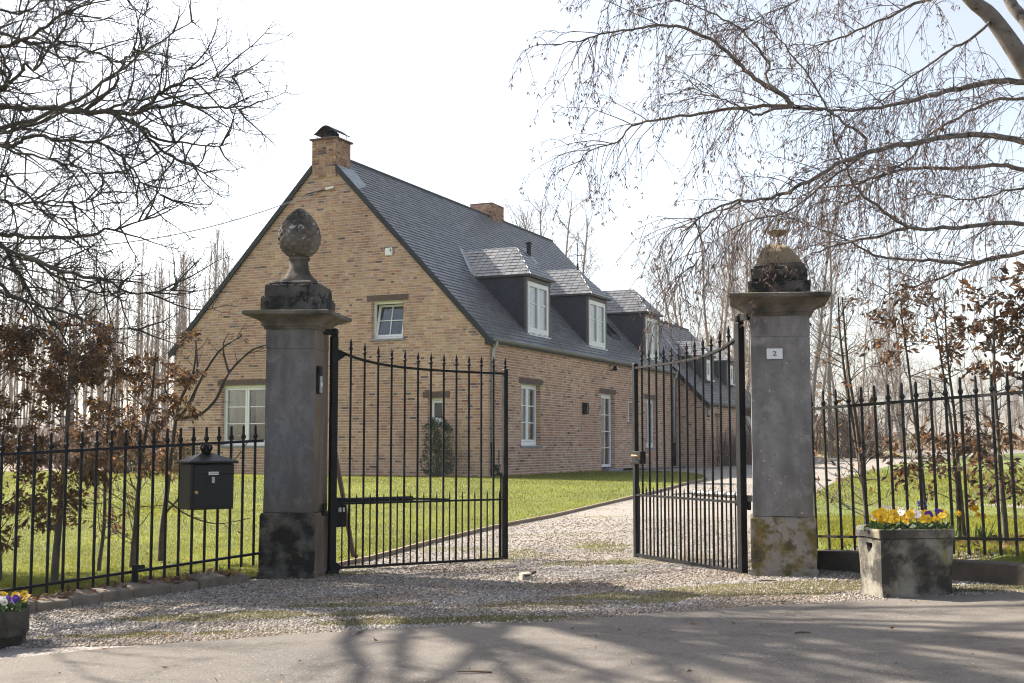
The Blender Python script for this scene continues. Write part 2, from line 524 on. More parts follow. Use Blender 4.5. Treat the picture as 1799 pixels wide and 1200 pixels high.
def make_window(parent, fn, x0, x1, z0, z1, rows=3, cols=2, leaf=2, lintel=True, sill=True, curtain=None, frame=.055, rec=.11, name='window', bottom=.05, ajar=False, muntin=True):
    """recessed white window: frame > sash, pane, glazing_bar, lintel, sill, curtain"""
    mb = MB()
    B = lambda m, a, b, o0, o1, c, d: m.box(a, b, o0, o1, c, d, fn=fn)
    B(mb, x0, x0 + frame, -rec - .06, -rec, z0, z1); B(mb, x1 - frame, x1, -rec - .06, -rec, z0, z1)
    B(mb, x0 + frame, x1 - frame, -rec - .06, -rec, z1 - frame, z1); B(mb, x0 + frame, x1 - frame, -rec - .06, -rec + .012, z0, z0 + bottom)
    win = mb.build(name, MAT['white'], parent, bevel=.004)
    ix0, ix1, iz0, iz1 = x0 + frame, x1 - frame, z0 + bottom, z1 - frame
    wl = (ix1 - ix0) / leaf
    for L in range(leaf):
        a, b = ix0 + wl * L + .004, ix0 + wl * (L + 1) - .004
        s = .05
        if ajar:
            base_fn = fn
            fn2 = lambda x, o, z, f=base_fn: f(x, o - .16 * (z - iz0) / (iz1 - iz0), z)
        else:
            fn2 = fn
        mb = MB()
        for (p, q, c, d) in ((a, a + s, iz0 + .004, iz1 - .004), (b - s, b, iz0 + .004, iz1 - .004), (a + s, b - s, iz0 + .004, iz0 + s), (a + s, b - s, iz1 - s, iz1 - .004)):
            mb.box(p, q, -rec - .045, -rec + .018, c, d, fn=fn2)
        sash = mb.build('sash', MAT['white'], win, bevel=.004)
        mb = MB()
        mb.box(a + s - .005, b - s + .005, -rec - .025, -rec - .015, iz0 + s - .005, iz1 - s + .005, fn=fn2)
        mb.build('pane', MAT['glass'], win)
        if muntin:
            for k in range(1, rows):
                zc = iz0 + s + (iz1 - iz0 - 2 * s) * k / rows
                mb = MB(); mb.box(a + s, b - s, -rec - .034, -rec + .004, zc - .011, zc + .011, fn=fn2); mb.build('glazing_bar', MAT['white'], win)
            for k in range(1, cols):
                xc = a + s + (b - a - 2 * s) * k / cols
                mb = MB(); mb.box(xc - .011, xc + .011, -rec - .032, -rec + .002, iz0 + s, iz1 - s, fn=fn2); mb.build('glazing_bar', MAT['white'], win)
    if lintel:
        mb = MB(); B(mb, x0 - .13, x1 + .13, -.12, .016, z1 + .006, z1 + .15)
        mb.build('lintel', MAT['lintel'], win, bevel=.008)
    if sill:
        mb = MB(); mb.hexa([fn(*q) for q in ((x0 - .05, .045, z0 - .055), (x1 + .05, .045, z0 - .055), (x1 + .05, -.16, z0 - .055), (x0 - .05, -.16, z0 - .055),
                                            (x0 - .05, .045, z0 - .012), (x1 + .05, .045, z0 - .012), (x1 + .05, -.16, z0 - .003), (x0 - .05, -.16, z0 - .003))])
        mb.build('sill', MAT['sill'], win, bevel=.004)
    if curtain:
        for (a, b, kind) in curtain:
            mb = MB(); N = 28
            n0 = len(mb.v)
            for i in range(N + 1):
                x = a + (b - a) * i / N
                o = -rec - .17 + .03 * math.sin(i * 1.7) + .012 * math.sin(i * 3.1)
                if kind == 'blind': o = -rec - .12 + .003 * math.sin(i * 2.2)
                mb.v.append(fn(x, o, z0)); mb.v.append(fn(x, o, z1))
            for i in range(N):
                mb.f.append((2 * i, 2 * i + 2, 2 * i + 3, 2 * i + 1)); mb.c.append(None)
            o = mb.build('curtain' if kind != 'blind' else 'blind', MAT['curtain' if kind != 'blind' else 'blind'], win, normals=False, smooth=kind != 'blind')
            sm = o.modifiers.new('thickness', 'SOLIDIFY'); sm.thickness = .004
    return win

def slate_field(parent, origin, ex, ey, nrm, rows, expo, wid, span, mat='slate', singles=None, seed=3, lift=.024, joined_name='slate_courses', offset=0.0):
    """overlapping slates; span(s) -> (x0, x1) at distance s up the slope"""
    r = random.Random(seed)
    origin = Vector(origin); ex = Vector(ex); ey = Vector(ey); nrm = Vector(nrm)
    J = MB(); nsing = 0
    for k in range(rows):
        s0 = k * expo; s1 = s0 + expo + .012
        a0, b0 = span(s0); a1, b1 = span(min(s1, rows * expo))
        x = min(a0, a1) - (wid / 2 if k % 2 else 0) - r.uniform(0, .01)
        while x < max(b0, b1):
            w = wid
            xa, xb = x + .006, x + w - .006
            x += w
            p0, q0 = max(xa, a0), min(xb, b0)
            p1, q1 = max(xa, a1), min(xb, b1)
            if q0 - p0 < .01 and q1 - p1 < .01: continue
            if q0 < p0: p0 = q0 = (p0 + q0) / 2
            if q1 < p1: p1 = q1 = (p1 + q1) / 2
            dl = lift + r.uniform(-.002, .003)
            sb = s0 - .004 + r.uniform(-.004, .004)
            P = lambda xx, ss, hh: origin + ex * xx + ey * ss + nrm * hh
            v = [P(p0, sb, 0), P(q0, sb, 0), P(q1, s1, 0), P(p1, s1, 0), P(p0, sb, dl), P(q0, sb, dl), P(q1, s1, .003), P(p1, s1, .003)]
            g = r.uniform(.68, 1.25); wv = r.uniform(-.03, .05)
            col = (g * (1 + wv), g, g * (1 - wv))
            if singles and singles(P((p0 + q0) / 2, s0, 0), k):
                m1 = MB(); m1.hexa(v, col)
                m1.build('slate', MAT[mat], parent, colors=True, normals=True)
                nsing += 1
            else:
                J.hexa(v, col, skip=(0, 4))
    if J.f:
        tag(J.build(joined_name, MAT[mat], parent, colors=True, normals=False), kind='stuff')
    return nsing

SL = 1.056
HYP = math.sqrt(1 + SL * SL)
HL, HWD, HE = 14.4, 8.74, 3.085        # length, width, height of the wall under the roof plane
house = empty('brick_house', P0, math.pi / 2 - TH, 'long brick house with steep slate roof, chimney and three dormers behind the gate', 'house')
fr = lambda x, o, z: (x, -o, z)        # long wall facing the drive
fg = lambda x, o, z: (-o, x, z)        # gable facing the gate

op_r = [(1.79, 2.98, .68, 2.14), (7.34, 8.45, .02, 2.11), (9.62, 10.08, 1.37, 1.93), (11.36, 12.42, .61, 2.09)]
side = make_wall(house, fr, 0, 0.012, HL, -.15, 2.98, op_r, 'side_wall', soldier=.085, n_single=120, near=lambda x, z: x + abs(z - 1.6) * .8, seed=5)
op_g = [(5.86, 7.26, .68, 2.14), (2.17, 3.02, 3.155, 4.03), (1.09, 1.52, 1.21, 1.755)]
mid = HWD / 2
apex = HE + SL * mid
clipg = [(-SL, 1, HE - .03), (SL, 1, HE - .03 + SL * HWD)]
def lim(z):
    if z <= HE - .06: return (0.0, HWD)
    d = (z - HE + .04) / SL
    return (max(0, d), min(HWD, HWD - d)) if d < mid - .02 else (mid, mid)
gable = make_wall(house, fg, -math.pi / 2, 0, HWD, -.15, apex - .1, op_g, 'gable_wall', clip=clipg, limit=lim, n_single=170, near=lambda x, z: x + abs(z - 1.9) * .7, seed=9)
# the walls that face away
mb = MB()
mb.add([(0, HWD, -.15), (HL, HWD, -.15), (HL, HWD, HE), (0, HWD, HE)], [(0, 1, 2, 3)])
mb.add([(HL, 0, -.15), (HL, HWD, -.15), (HL, HWD, HE), (HL, mid, apex - .03), (HL, 0, HE)], [(0, 1, 2, 3, 4)])
mb.add([(.3, .35, -.1), (HL - .1, .35, -.1), (HL - .1, HWD - .1, -.1), (.3, HWD - .1, -.1)], [(0, 1, 2, 3)])
mb.build('rear_wall', MAT['mortar'], house, normals=False)
# dark inside: partitions so that the windows do not see straight through
mb = MB()
mb.add([(.9, .1, -.1), (.9, HWD - .1, -.1), (.9, HWD - .1, 2.7), (.9, .1, 2.7)], [(0, 1, 2, 3)])
mb.add([(.9, 1.4, -.1), (HL - .1, 1.4, -.1), (HL - .1, 1.4, 2.7), (.9, 1.4, 2.7)], [(0, 1, 2, 3)])
mb.add([(.1, .1, 2.7), (HL - .1, .1, 2.7), (HL - .1, HWD - .1, 2.7), (.1, HWD - .1, 2.7)], [(0, 1, 2, 3)])
mb.add([(.9, .9, 2.7), (.9, HWD - .9, 2.7), (.9, HWD - 1.3, 5.0), (.9, 1.8, 5.0)], [(0, 1, 2, 3)])
mb.build('inner_wall', MAT['room'], house, normals=False)

make_window(house, fr, *op_r[0], rows=3, cols=1, leaf=2, curtain=[(1.80, 2.12, 'c'), (2.46, 2.66, 'c')], bottom=.09)
make_window(house, fr, *op_r[2], rows=1, cols=1, leaf=1, lintel=False, bottom=.06)
make_window(house, fr, *op_r[3], rows=3, cols=1, leaf=2, bottom=.09)
make_window(house, fg, *op_g[0], rows=3, cols=1, leaf=2, curtain=[(6.0, 6.42, 'c'), (6.6, 7.2, 'c')], bottom=.07)
make_window(house, fg, *op_g[1], rows=2, cols=2, leaf=1, bottom=.05, ajar=True)
make_window(house, fg, *op_g[2], rows=1, cols=1, leaf=1, bottom=.06)
door = make_window(house, fr, op_r[1][0], op_r[1][1], op_r[1][2] + .05, op_r[1][3], rows=4, cols=2, leaf=1, sill=False, name='door', frame=.07, bottom=.03)
mb = MB(); mb.box(7.3, 8.5, -.25, .2, -.12, .03); mb.build('doorstep', MAT['sill'], door, bevel=.008)
mb = MB(); mb.bar((8.28, .06, 1.02), (8.28, .02, 1.02), .02, .02); mb.bar((8.28, .055, 1.02), (8.2, .055, 1.02), .018, .018); mb.build('handle', MAT['zinc'], door)

# roof: deck, slates, boards, gutter
TK = .10
def roof_pt(u, v, dz=0.0):
    return (u, v, HE + SL * v + dz)
mb = MB()
U0, U1 = -.03, HL + .12
mb.hexa([roof_pt(U0, -.10, -.02), roof_pt(U1, -.10, -.02), roof_pt(U1, mid, -.02), roof_pt(U0, mid, -.02),
         roof_pt(U0, -.10, .03), roof_pt(U1, -.10, .03), roof_pt(U1, mid, .03), roof_pt(U0, mid, .03)])
mir = lambda p: (p[0], HWD - p[1], p[2])
mb.hexa([mir(p) for p in (roof_pt(U0, -.10, -.02), roof_pt(U1, -.10, -.02), roof_pt(U1, mid - .001, -.02), roof_pt(U0, mid - .001, -.02),
         roof_pt(U0, -.10, .05), roof_pt(U1, -.10, .05), roof_pt(U1, mid - .001, .05), roof_pt(U0, mid - .001, .05))])
roof = mb.build('roof', MAT['slate_side'], house, colors=True)
ex = (1, 0, 0); ey = (0, 1 / HYP, SL / HYP); nr = (0, -SL / HYP, 1 / HYP)
rows_main = int((mid + .12) * HYP / .127) + 1
expo_m = (mid + .12) * HYP / rows_main
cntS = [0]
def near_main(p, k):
    if p.x < 2.0 and k < 14 and cntS[0] < 150:
        cntS[0] += 1; return True
    return False
slate_field(roof, roof_pt(0, -.12, .035), ex, ey, nr, rows_main, expo_m, .205, lambda s: (U0, U1), singles=near_main, seed=21)
mb = MB(); mb.tube([(.75, mid, apex + .045), (U1, mid, apex + .045)], .05, 8); mb.build('ridge_capping', MAT['slate_side'], roof, colors=True)
# lead flashing below the chimney
mb = MB(); mb.hexa([roof_pt(-.03, 3.4, .058), roof_pt(.72, 3.62, .058), roof_pt(.78, 4.06, .058), roof_pt(-.03, 4.06, .058),
                    roof_pt(-.03, 3.4, .066), roof_pt(.72, 3.62, .066), roof_pt(.78, 4.06, .066), roof_pt(-.03, 4.06, .066)])
mb.build('flashing', MAT['zinc'], roof)
CH0, CH1 = 4.02, 4.70
for sgn in (0, 1):
    mb = MB(); f = (lambda p: p) if sgn == 0 else mir
    hi = CH0 if sgn == 0 else HWD - CH1
    pts = []
    for u in (-.075, -.022):
        for (v, dz) in ((-.13, -.10), (hi, -.10), (hi, .07), (-.13, .07)):
            pts.append(f(roof_pt(u, v, dz)))
    mb.hexa(pts)
    # boxed end at the eave
    x0 = -.13
    e = [f((u, v, z)) for u in (-.078, -.018) for (v, z) in ((-.15, 2.93), (.06, 2.93), (.06, 3.05), (-.15, 3.02))]
    mb.hexa(e)
    mb.build('bargeboard', MAT['dark_board'], house, bevel=.004)
# far verge
for f in ((lambda p: p), mir):
    mb = MB(); pts = []
    for u in (HL + .121, HL + .16):
        for (v, dz) in ((-.13, -.10), (mid - .01, -.10), (mid - .01, .05), (-.13, .05)):
            pts.append(f(roof_pt(u, v, dz)))
    mb.hexa(pts); mb.build('bargeboard', MAT['dark_board'], house)

def half_gutter(parent, u0, u1, v, z, r=.065):
    mb = MB(); N = 9
    for u in (u0, u1):
        for rr in (r, r - .008):
            for i in range(N):
                a = math.pi + math.pi * i / (N - 1)
                mb.v.append((u, v + rr * math.cos(a), z + rr * math.sin(a)))
    def q(a, b, c, d): mb.f.append((a, b, c, d)); mb.c.append(None)
    for i in range(N - 1):
        q(i, i + 1, 2 * N + i + 1, 2 * N + i); q(N + i, N + i + 1, 3 * N + i + 1, 3 * N + i)
        q(i, i + 1, N + i + 1, N + i); q(2 * N + i, 2 * N + i + 1, 3 * N + i + 1, 3 * N + i)
    mb.tube([(u0, v - r, z), (u1, v - r, z)], .009, 6)
    n0 = len(mb.v)
    for u in (u0 + .004,):                                    # stop end
        idx = []
        for i in range(N):
            a = math.pi + math.pi * i / (N - 1)
            mb.v.append((u, v + r * math.cos(a), z + r * math.sin(a))); idx.append(len(mb.v) - 1)
        mb.f.append(tuple(idx)); mb.c.append(None)
    return mb.build('gutter', MAT['gutter'], parent, normals=True)
half_gutter(house, -.02, HL + .05, -.125, 3.06)
def downpipe(parent, u, v0, ztop, zbot, zdark):
    mb = MB()
    mb.tube([(u, v0 - .06, ztop), (u, v0 - .055, ztop - .10), (u - .01, v0 + .02, ztop - .2), (u - .015, v0 + .025, ztop - .32), (u - .015, v0 + .025, zdark)], .038, 10)
    p = mb.build('downpipe', MAT['zinc'], parent, smooth=True)
    mb = MB(); mb.tube([(u - .015, v0 + .025, zdark + .03), (u - .015, v0 + .025, zbot)], .046, 10)
    mb.build('pipe_boot', MAT['plastic'], p, smooth=True)
    for z in (ztop - .5, (ztop + zdark) / 2, zdark + .2):
        mb = MB(); mb.tube([(u - .015, v0 + .025, z), (u - .015, v0 + .025, z + .03)], .045, 10); mb.build('pipe_clip', MAT['gutter'], p)
downpipe(house, .14, -.075, 3.02, -.1, .72)
downpipe(house, HL - .18, -.075, 3.02, -.1, .72)

def chimney(parent, u0, u1, v0, v1, z0, z1, cap, seed):
    r = random.Random(seed)
    mb = MB(); mb.box(u0 + .012, u1 - .012, v0 + .012, v1 - .012, z0, z1)
    ch = mb.build('chimney', MAT['mortar'], parent)
    J = MB(); z = z0
    row = 0
    while z < z1 - .03:
        for face in range(4):
            w = (v1 - v0) if face in (0, 2) else (u1 - u0)
            x = 0
            while x < w - .01:
                L = .19 if (r.random() < .6 and x > 0) else .095
                e_ = min(w, x + L)
                if w - e_ < .05: e_ = w
                a, b, c, d = x + .004, e_ - .004, z + .005, z + COURSE - .005
                o = r.uniform(-.002, .002)
                k = r.choices(range(12), [t * (1 if i < 6 else 2.2) for i, t in enumerate(TW)])[0]
                t = TINTS[k]; s = r.uniform(.62, .9)
                if face == 0: f2 = lambda xx, oo, zz: (u0 - oo, v0 + xx, zz)
                elif face == 1: f2 = lambda xx, oo, zz: (u0 + xx, v0 - oo, zz)
                elif face == 2: f2 = lambda xx, oo, zz: (u1 + oo, v0 + xx, zz)
                else: f2 = lambda xx, oo, zz: (u0 + xx, v1 + oo, zz)
                p = [(a, o, c), (b, o, c), (b, -.012, c), (a, -.012, c), (a, o, d), (b, o, d), (b, -.012, d), (a, -.012, d)]
                J.hexa([f2(*q) for q in p], (t[0] * s, t[1] * s, t[2] * s), skip=(4,))
                x = e_
        z += COURSE
    tag(J.build('brick_courses', MAT['brick'], ch, colors=True, normals=False), kind='stuff')
    mb = MB(); mb.box(u0 - cap, u1 + cap, v0 - cap, v1 + cap, z1 - .002, z1 + .04); mb.build('chimney_cap', MAT['lintel'], ch, bevel=.006)
    return ch
ch1 = chimney(house, -.045, .62, CH0, CH1, 7.1, 8.02, .05, 31)
# spark guard: an arched sheet on rods over a round pot
mb = MB(); N = 16
for s_, u in ((0, .0), (1, .62)):
    for k in range(N + 1):
        t = k / N; vv = CH0 + .0 + (CH1 - CH0) * t
        zz = 8.17 + .20 * math.sin(math.pi * t) ** 1.5 + .02 * (2 * t - 1) ** 8
        mb.v.append((u, vv, zz))
for k in range(N):
    mb.f.append((k, k + 1, N + 2 + k, N + 1 + k)); mb.c.append(None)
cowl = mb.build('chimney_cowl', MAT['dark_board'], ch1, normals=False)
sm = cowl.modifiers.new('thickness', 'SOLIDIFY'); sm.thickness = .012
mb = MB(); mb.lathe([(.16, 8.03), (.19, 8.12), (.17, 8.24), (.08, 8.31)], 16, ((.3), (CH0 + CH1) / 2, 0)); mb.build('chimney_pot', MAT['plastic'], ch1, smooth=True)
mb = MB()
for u in (.06, .56):
    for vv in (CH0 + .09, CH1 - .09): mb.tube([(u, vv, 8.04), (u, vv, 8.24)], .007, 5)
mb.build('cowl_rods', MAT['dark_board'], ch1)
chimney(house, 9.3, 10.2, 4.25, 5.0, 7.4, 8.13, .0, 33)

# roof extras
mb = MB(); rp = Vector(roof_pt(9.75, 3.2))
mb.lathe([(.07, -.05), (.07, .36), (.06, .37)], 14, tuple(rp)); mb.lathe([(.10, .40), (.105, .43), (.05, .47)], 14, tuple(rp)); mb.lathe([(.05, .36), (.05, .41)], 8, tuple(rp))
vent = mb.build('roof_vent', MAT['plastic'], house, smooth=False)
mb = MB(); mb.box(9.6, 9.95, 3.05, 3.33, 0, 0)
mb = MB(); mb.hexa([roof_pt(9.6, 2.95, .055), roof_pt(9.95, 2.95, .055), roof_pt(9.95, 3.4, .055), roof_pt(9.6, 3.4, .055), roof_pt(9.6, 2.95, .064), roof_pt(9.95, 2.95, .064), roof_pt(9.95, 3.4, .064), roof_pt(9.6, 3.4, .064)])
mb.build('vent_flashing', MAT['zinc'], vent)
su0, su1, sv0, sv1 = 10.35, 11.15, .72, 1.62
mb = MB()
for (a, b, c, d) in ((su0, su0 + .07, sv0, sv1), (su1 - .07, su1, sv0, sv1), (su0 + .07, su1 - .07, sv0, sv0 + .06), (su0 + .07, su1 - .07, sv1 - .06, sv1)):
    mb.hexa([roof_pt(a, c, .03), roof_pt(b, c, .03), roof_pt(b, d, .03), roof_pt(a, d, .03), roof_pt(a, c, .16), roof_pt(b, c, .16), roof_pt(b, d, .16), roof_pt(a, d, .16)])
sk = mb.build('skylight', MAT['dark_board'], house, bevel=.006)
mb = MB(); a, b, c, d = su0 + .065, su1 - .065, sv0 + .055, sv1 - .055
mb.hexa([roof_pt(a, c, .12), roof_pt(b, c, .12), roof_pt(b, d, .12), roof_pt(a, d, .12), roof_pt(a, c, .135), roof_pt(b, c, .135), roof_pt(b, d, .135), roof_pt(a, d, .135)])
mb.build('pane', MAT['glass'], sk)

# dormers
def dormer(parent, uc, w, vf, zb, zt, rise, ovs, ovf, wall_z, nsl, seed, roofz, slv, singles=False, finial=False, window_w=None):
    """uc centre, w width, vf front plane, zb/zt window bottom/top, rise of the little hipped roof"""
    u0, u1 = uc - w / 2, uc + w / 2
    vz = lambda z: (z - roofz) / slv             # where the main roof has height z
    vb = vz(zt)
    body = MB()
    # cheeks with slate hanging, as a wedge; back inside the roof
    for (a, b) in ((u0, u0 + .06), (u1 - .06, u1)):
        body.add([(a, vf + .02, zb - .12), (b, vf + .02, zb - .12), (b, vf + .02, zt), (a, vf + .02, zt), (a, vb + .15, zt), (b, vb + .15, zt), (a, vf + .35, zb - .12), (b, vf + .35, zb - .12)],
                 [(0, 1, 2, 3), (3, 2, 5, 4), (0, 3, 4, 6), (1, 7, 5, 2), (4, 5, 7, 6), (0, 6, 7, 1)])
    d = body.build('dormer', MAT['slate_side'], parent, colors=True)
    # cheek slates
    for a, sg in ((u0, -1),):
        z = zb - .06; k = 0; J = MB(); r = random.Random(seed)
        while z < zt - .02:
            v = vf + .03 - (.1 if k % 2 else 0)
            while v < vb + .1:
                p0, p1 = max(v, vf + .03), v + .198
                z1 = min(z + .125, zt)
                if p1 > vf + .05 and vz(z1) > p0 - .05:
                    lo = .012 + r.uniform(-.002, .002)
                    J.hexa([(a - lo, p0, z), (a - lo, p1, z), (a, p1, z), (a, p0, z), (a - .004, p0, z1), (a - .004, p1, z1), (a, p1, z1), (a, p0, z1)], tuple([r.uniform(.85, 1.2)] * 3))
                v += .2
            z += .12; k += 1
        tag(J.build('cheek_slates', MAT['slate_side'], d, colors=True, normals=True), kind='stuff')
    # corner boards
    for (a, b) in ((u0 - .02, u0 + .075), (u1 - .075, u1 + .02)):
        mb = MB(); mb.box(a, b, vf - .012, vf + .05, zb - .06, zt - .01); mb.build('corner_board', MAT['trim'], d, bevel=.004)
    # window
    ff = lambda x, o, z: (x, vf - o, z)
    wu0, wu1 = u0 + .078, u1 - .078
    mb = MB(); fb = .06
    for (p, q, c, e) in ((wu0, wu0 + fb, zb, zt - .08), (wu1 - fb, wu1, zb, zt - .08), (wu0 + fb, wu1 - fb, zb, zb + .12), (wu0 + fb, wu1 - fb, zt - .15, zt - .08)):
        mb.box(p, q, .0, .07, c, e, fn=lambda x, o, z: (x, vf - .004 + o, z))
    wf = mb.build('window_frame', MAT['white'], d, bevel=.004)
    ix0, ix1, iz0, iz1 = wu0 + fb, wu1 - fb, zb + .12, zt - .15
    for L in range(2):
        a = ix0 + (ix1 - ix0) / 2 * L + .003; b = a + (ix1 - ix0) / 2 - .006
        mb = MB(); s = .05
        for (p, q, c, e) in ((a, a + s, iz0, iz1), (b - s, b, iz0, iz1), (a + s, b - s, iz0, iz0 + s), (a + s, b - s, iz1 - s, iz1)):
            mb.box(p, q, -.012, .05, c, e, fn=lambda x, o, z: (x, vf + o, z))
        mb.build('sash', MAT['white'], d, bevel=.003)
        mb = MB(); mb.box(a + s, b - s, vf + .02, vf + .03, iz0 + s, iz1 - s); mb.build('pane', MAT['glass'], d)
        zc = (iz0 + iz1) / 2 + .1
        mb = MB(); mb.box(a + s, b - s, vf + .008, vf + .035, zc - .01, zc + .01); mb.build('glazing_bar', MAT['white'], d)
    mb = MB(); mb.box(ix0, ix1, vf + .06, vf + .066, iz0, iz1); mb.build('blind', MAT['blind'], d)
    mb = MB(); mb.box(wu0 - .02, wu1 + .02, vf - .07, vf + .02, zb - .05, zb - .005); mb.build('window_sill', MAT['white'], d, bevel=.005)
    mb = MB(); mb.box(u0 - .02, u1 + .02, vf - .03, vf + .06, zt - .08, zt); mb.build('head_board', MAT['trim'], d)
    # roof: hipped
    re = zt + .06                                   # eave height
    ra = re + rise
    e0, e1, ef = u0 - ovs, u1 + ovs, vf - ovf
    half = (e1 - e0) / 2
    hipv = ef + half * .86
    vr = vz(ra) + .02; ve = vz(re) + .02
    mb = MB()
    mb.add([(e0, ef, re - .035), (e1, ef, re - .035), (e1, ve + .2, re - .035), (e0, ve + .2, re - .035),
            (e0, ef, re), (e1, ef, re), (e1, ve + .12, re), (e0, ve + .12, re), (uc, hipv, ra), (uc, vr + .12, ra)],
           [(0, 1, 2, 3), (0, 4, 5, 1), (1, 5, 6, 2), (0, 3, 7, 4), (4, 8, 5), (4, 7, 9, 8), (5, 8, 9, 6), (3, 2, 6, 7)])
    rd = mb.build('dormer_roof', MAT['trim'], d)
    hs = math.hypot(half, rise)
    exL = (0, -1, 0); n_rows = nsl; expo = hs / n_rows
    # left slope: runs in -v direction from the main roof to the hip
    up = (half / hs, 0, rise / hs); nn = (-rise / hs, 0, half / hs)
    def spanL(s):
        t = s / hs
        return (-(ve + (vr - ve) * t) - .02, -(ef + (hipv - ef) * t) + .004)
    slate_field(d, (e0 - .008, 0, re + .004), exL, up, nn, n_rows, expo, .19, spanL, seed=seed, singles=(lambda p, k: True) if singles else None, joined_name='roof_slates', lift=.015)
    up2 = (-half / hs, 0, rise / hs); nn2 = (rise / hs, 0, half / hs)
    def spanR(s):
        t = s / hs
        return ((ef + (hipv - ef) * t), (ve + (vr - ve) * t) + .02)
    slate_field(d, (e1 + .008, 0, re + .004), (0, 1, 0), up2, nn2, n_rows, expo, .19, spanR, seed=seed + 1, joined_name='roof_slates', lift=.015)
    hv = hipv - ef; hs2 = math.hypot(hv, rise)
    up3 = (0, hv / hs2, rise / hs2); nn3 = (0, -rise / hs2, hv / hs2)
    def spanF(s):
        t = s / hs2
        return (e0 + half * t, e1 - half * t)
    slate_field(d, (0, ef - .008, re + .004), (1, 0, 0), up3, nn3, n_rows, hs2 / n_rows, .19, spanF, seed=seed + 2, singles=(lambda p, k: True) if singles else None, joined_name='roof_slates', lift=.015)
    mb = MB(); mb.tube([(uc, hipv, ra + .012), (uc, vr + .05, ra + .012)], .022, 6); mb.build('ridge_capping', MAT['zinc'], d)
    # lead strip where the left slope meets the main roof
    a = Vector((e0, ve, re + .03)); b = Vector((uc - .03, vr, ra + .03))
    mb = MB(); mb.hexa([a + Vector((-.05, -.02, -.03)), a + Vector((-.05, .10, .08)), b + Vector((0, .1, .08)), b + Vector((0, -.02, -.03)),
                        a + Vector((-.02, -.06, .0)), a + Vector((-.02, .07, .12)), b + Vector((.02, .07, .12)), b + Vector((.02, -.06, .0))])
    mb.build('lead_strip', MAT['zinc'], d)
    if finial:
        mb = MB(); mb.tube([(uc, hipv, ra), (uc, hipv, ra + .18), (uc, hipv, ra + .2)], [.035, .03, .012], 8)
        mb.tube([(uc, hipv, ra + .18), (uc, hipv, ra + .78)], .012, 6)
        mb.tube([(uc - .22, hipv, ra + .42), (uc + .22, hipv, ra + .44)], .009, 5); mb.tube([(uc, hipv - .2, ra + .41), (uc, hipv + .2, ra + .41)], .009, 5)
        mb.lathe([(.005, .60), (.03, .63), (.005, .68)], 8, (uc, hipv, ra))
        mb.build('finial', MAT['dark_board'], d)
    return d
for i, uc in enumerate((3.575, 7.89, 13.02)):
    dormer(house, uc, 1.52, .30, 3.42, 4.82, .80, .07, .13, 0, 9, 40 + 5 * i, HE + .03, SL, singles=(i == 0), finial=(i == 1))

# ------------------------------------------------------------------ lower wing of the house
wing = empty('house_wing', P0, math.pi / 2 - TH, 'lower brick wing with slate roof joined to the far end of the house', 'house')
WV, WE, WU0, WU1, WR = -1.03, 2.10, HL + .165, 22.9, 1.95
WS = (5.22 - WE) / (WR - WV)
wfr = lambda x, o, z: (x, WV - o, z)
wfg = lambda x, o, z: (WU0 - o, x, z)
op_w = [(15.75, 16.2, .88, 1.6), (19.7, 22.1, -.3, 1.78)]
make_wall(wing, wfr, 0, WU0 + .012, WU1, -.35, 2.04, op_w, 'side_wall', seed=15)
clipw = [(-WS, 1, WE - WS * WV - .03)]
make_wall(wing, wfg, -math.pi / 2, WV, .0, -.35, 3.3, [], 'gable_wall', clip=clipw, limit=lambda z: (WV if z < WE - .08 else min(-.0, WV + (z - WE + .04) / WS), 0.0), seed=16)
make_window(wing, wfr, *op_w[0], rows=1, cols=1, leaf=1, bottom=.06)
mb = MB()
for k in range(5):
    z = -.28 + k * .41
    mb.box(19.72, 22.08, .12, .16, z, z + .40, fn=lambda x, o, z: (x, WV + o, z))
gd = mb.build('garage_door', MAT['white'], wing, bevel=.006)
mb = MB(); mb.box(19.55, 22.25, -.02, .12, 1.785, 1.95, fn=lambda x, o, z: (x, WV + o, z)); mb.build('lintel', MAT['lintel'], wing)
mb = MB(); mb.add([(WU1, WV, -.35), (WU1, WR * 2 - WV, -.35), (WU1, WR * 2 - WV, WE), (WU1, WR, 5.19), (WU1, WV, WE)], [(0, 1, 2, 3, 4)])
mb.add([(WU0, WR * 2 - WV, -.35), (WU1, WR * 2 - WV, -.35), (WU1, WR * 2 - WV, WE), (WU0, WR * 2 - WV, WE)], [(0, 1, 2, 3)])
mb.add([(WU0 + .5, WV + .5, -.35), (WU1, WV + .5, -.35), (WU1, WV + .5, 2.2), (WU0 + .5, WV + .5, 2.2)], [(0, 1, 2, 3)])
mb.build('rear_wall', MAT['mortar'], wing, normals=False)
wp = lambda u, v, dz=0.0: (u, v, WE + WS * (v - WV) + dz)
mirw = lambda p: (p[0], 2 * WR - p[1], p[2])
mb = MB()
base = [wp(WU0 - .06, WV - .12, -.02), wp(WU1 + .1, WV - .12, -.02), wp(WU1 + .1, WR, -.02), wp(WU0 - .06, WR, -.02), wp(WU0 - .06, WV - .12, .03), wp(WU1 + .1, WV - .12, .03), wp(WU1 + .1, WR, .03), wp(WU0 - .06, WR, .03)]
mb.hexa(base); mb.hexa([mirw(p) for p in base])
wroof = mb.build('roof', MAT['slate_side'], wing, colors=True)
WH = math.sqrt(1 + WS * WS)
rows_w = int((WR - WV + .14) * WH / .15) + 1
slate_field(wroof, wp(0, WV - .14, .035), (1, 0, 0), (0, 1 / WH, WS / WH), (0, -WS / WH, 1 / WH), rows_w, (WR - WV + .14) * WH / rows_w, .24, lambda s: (WU0 - .06, WU1 + .1), seed=51)
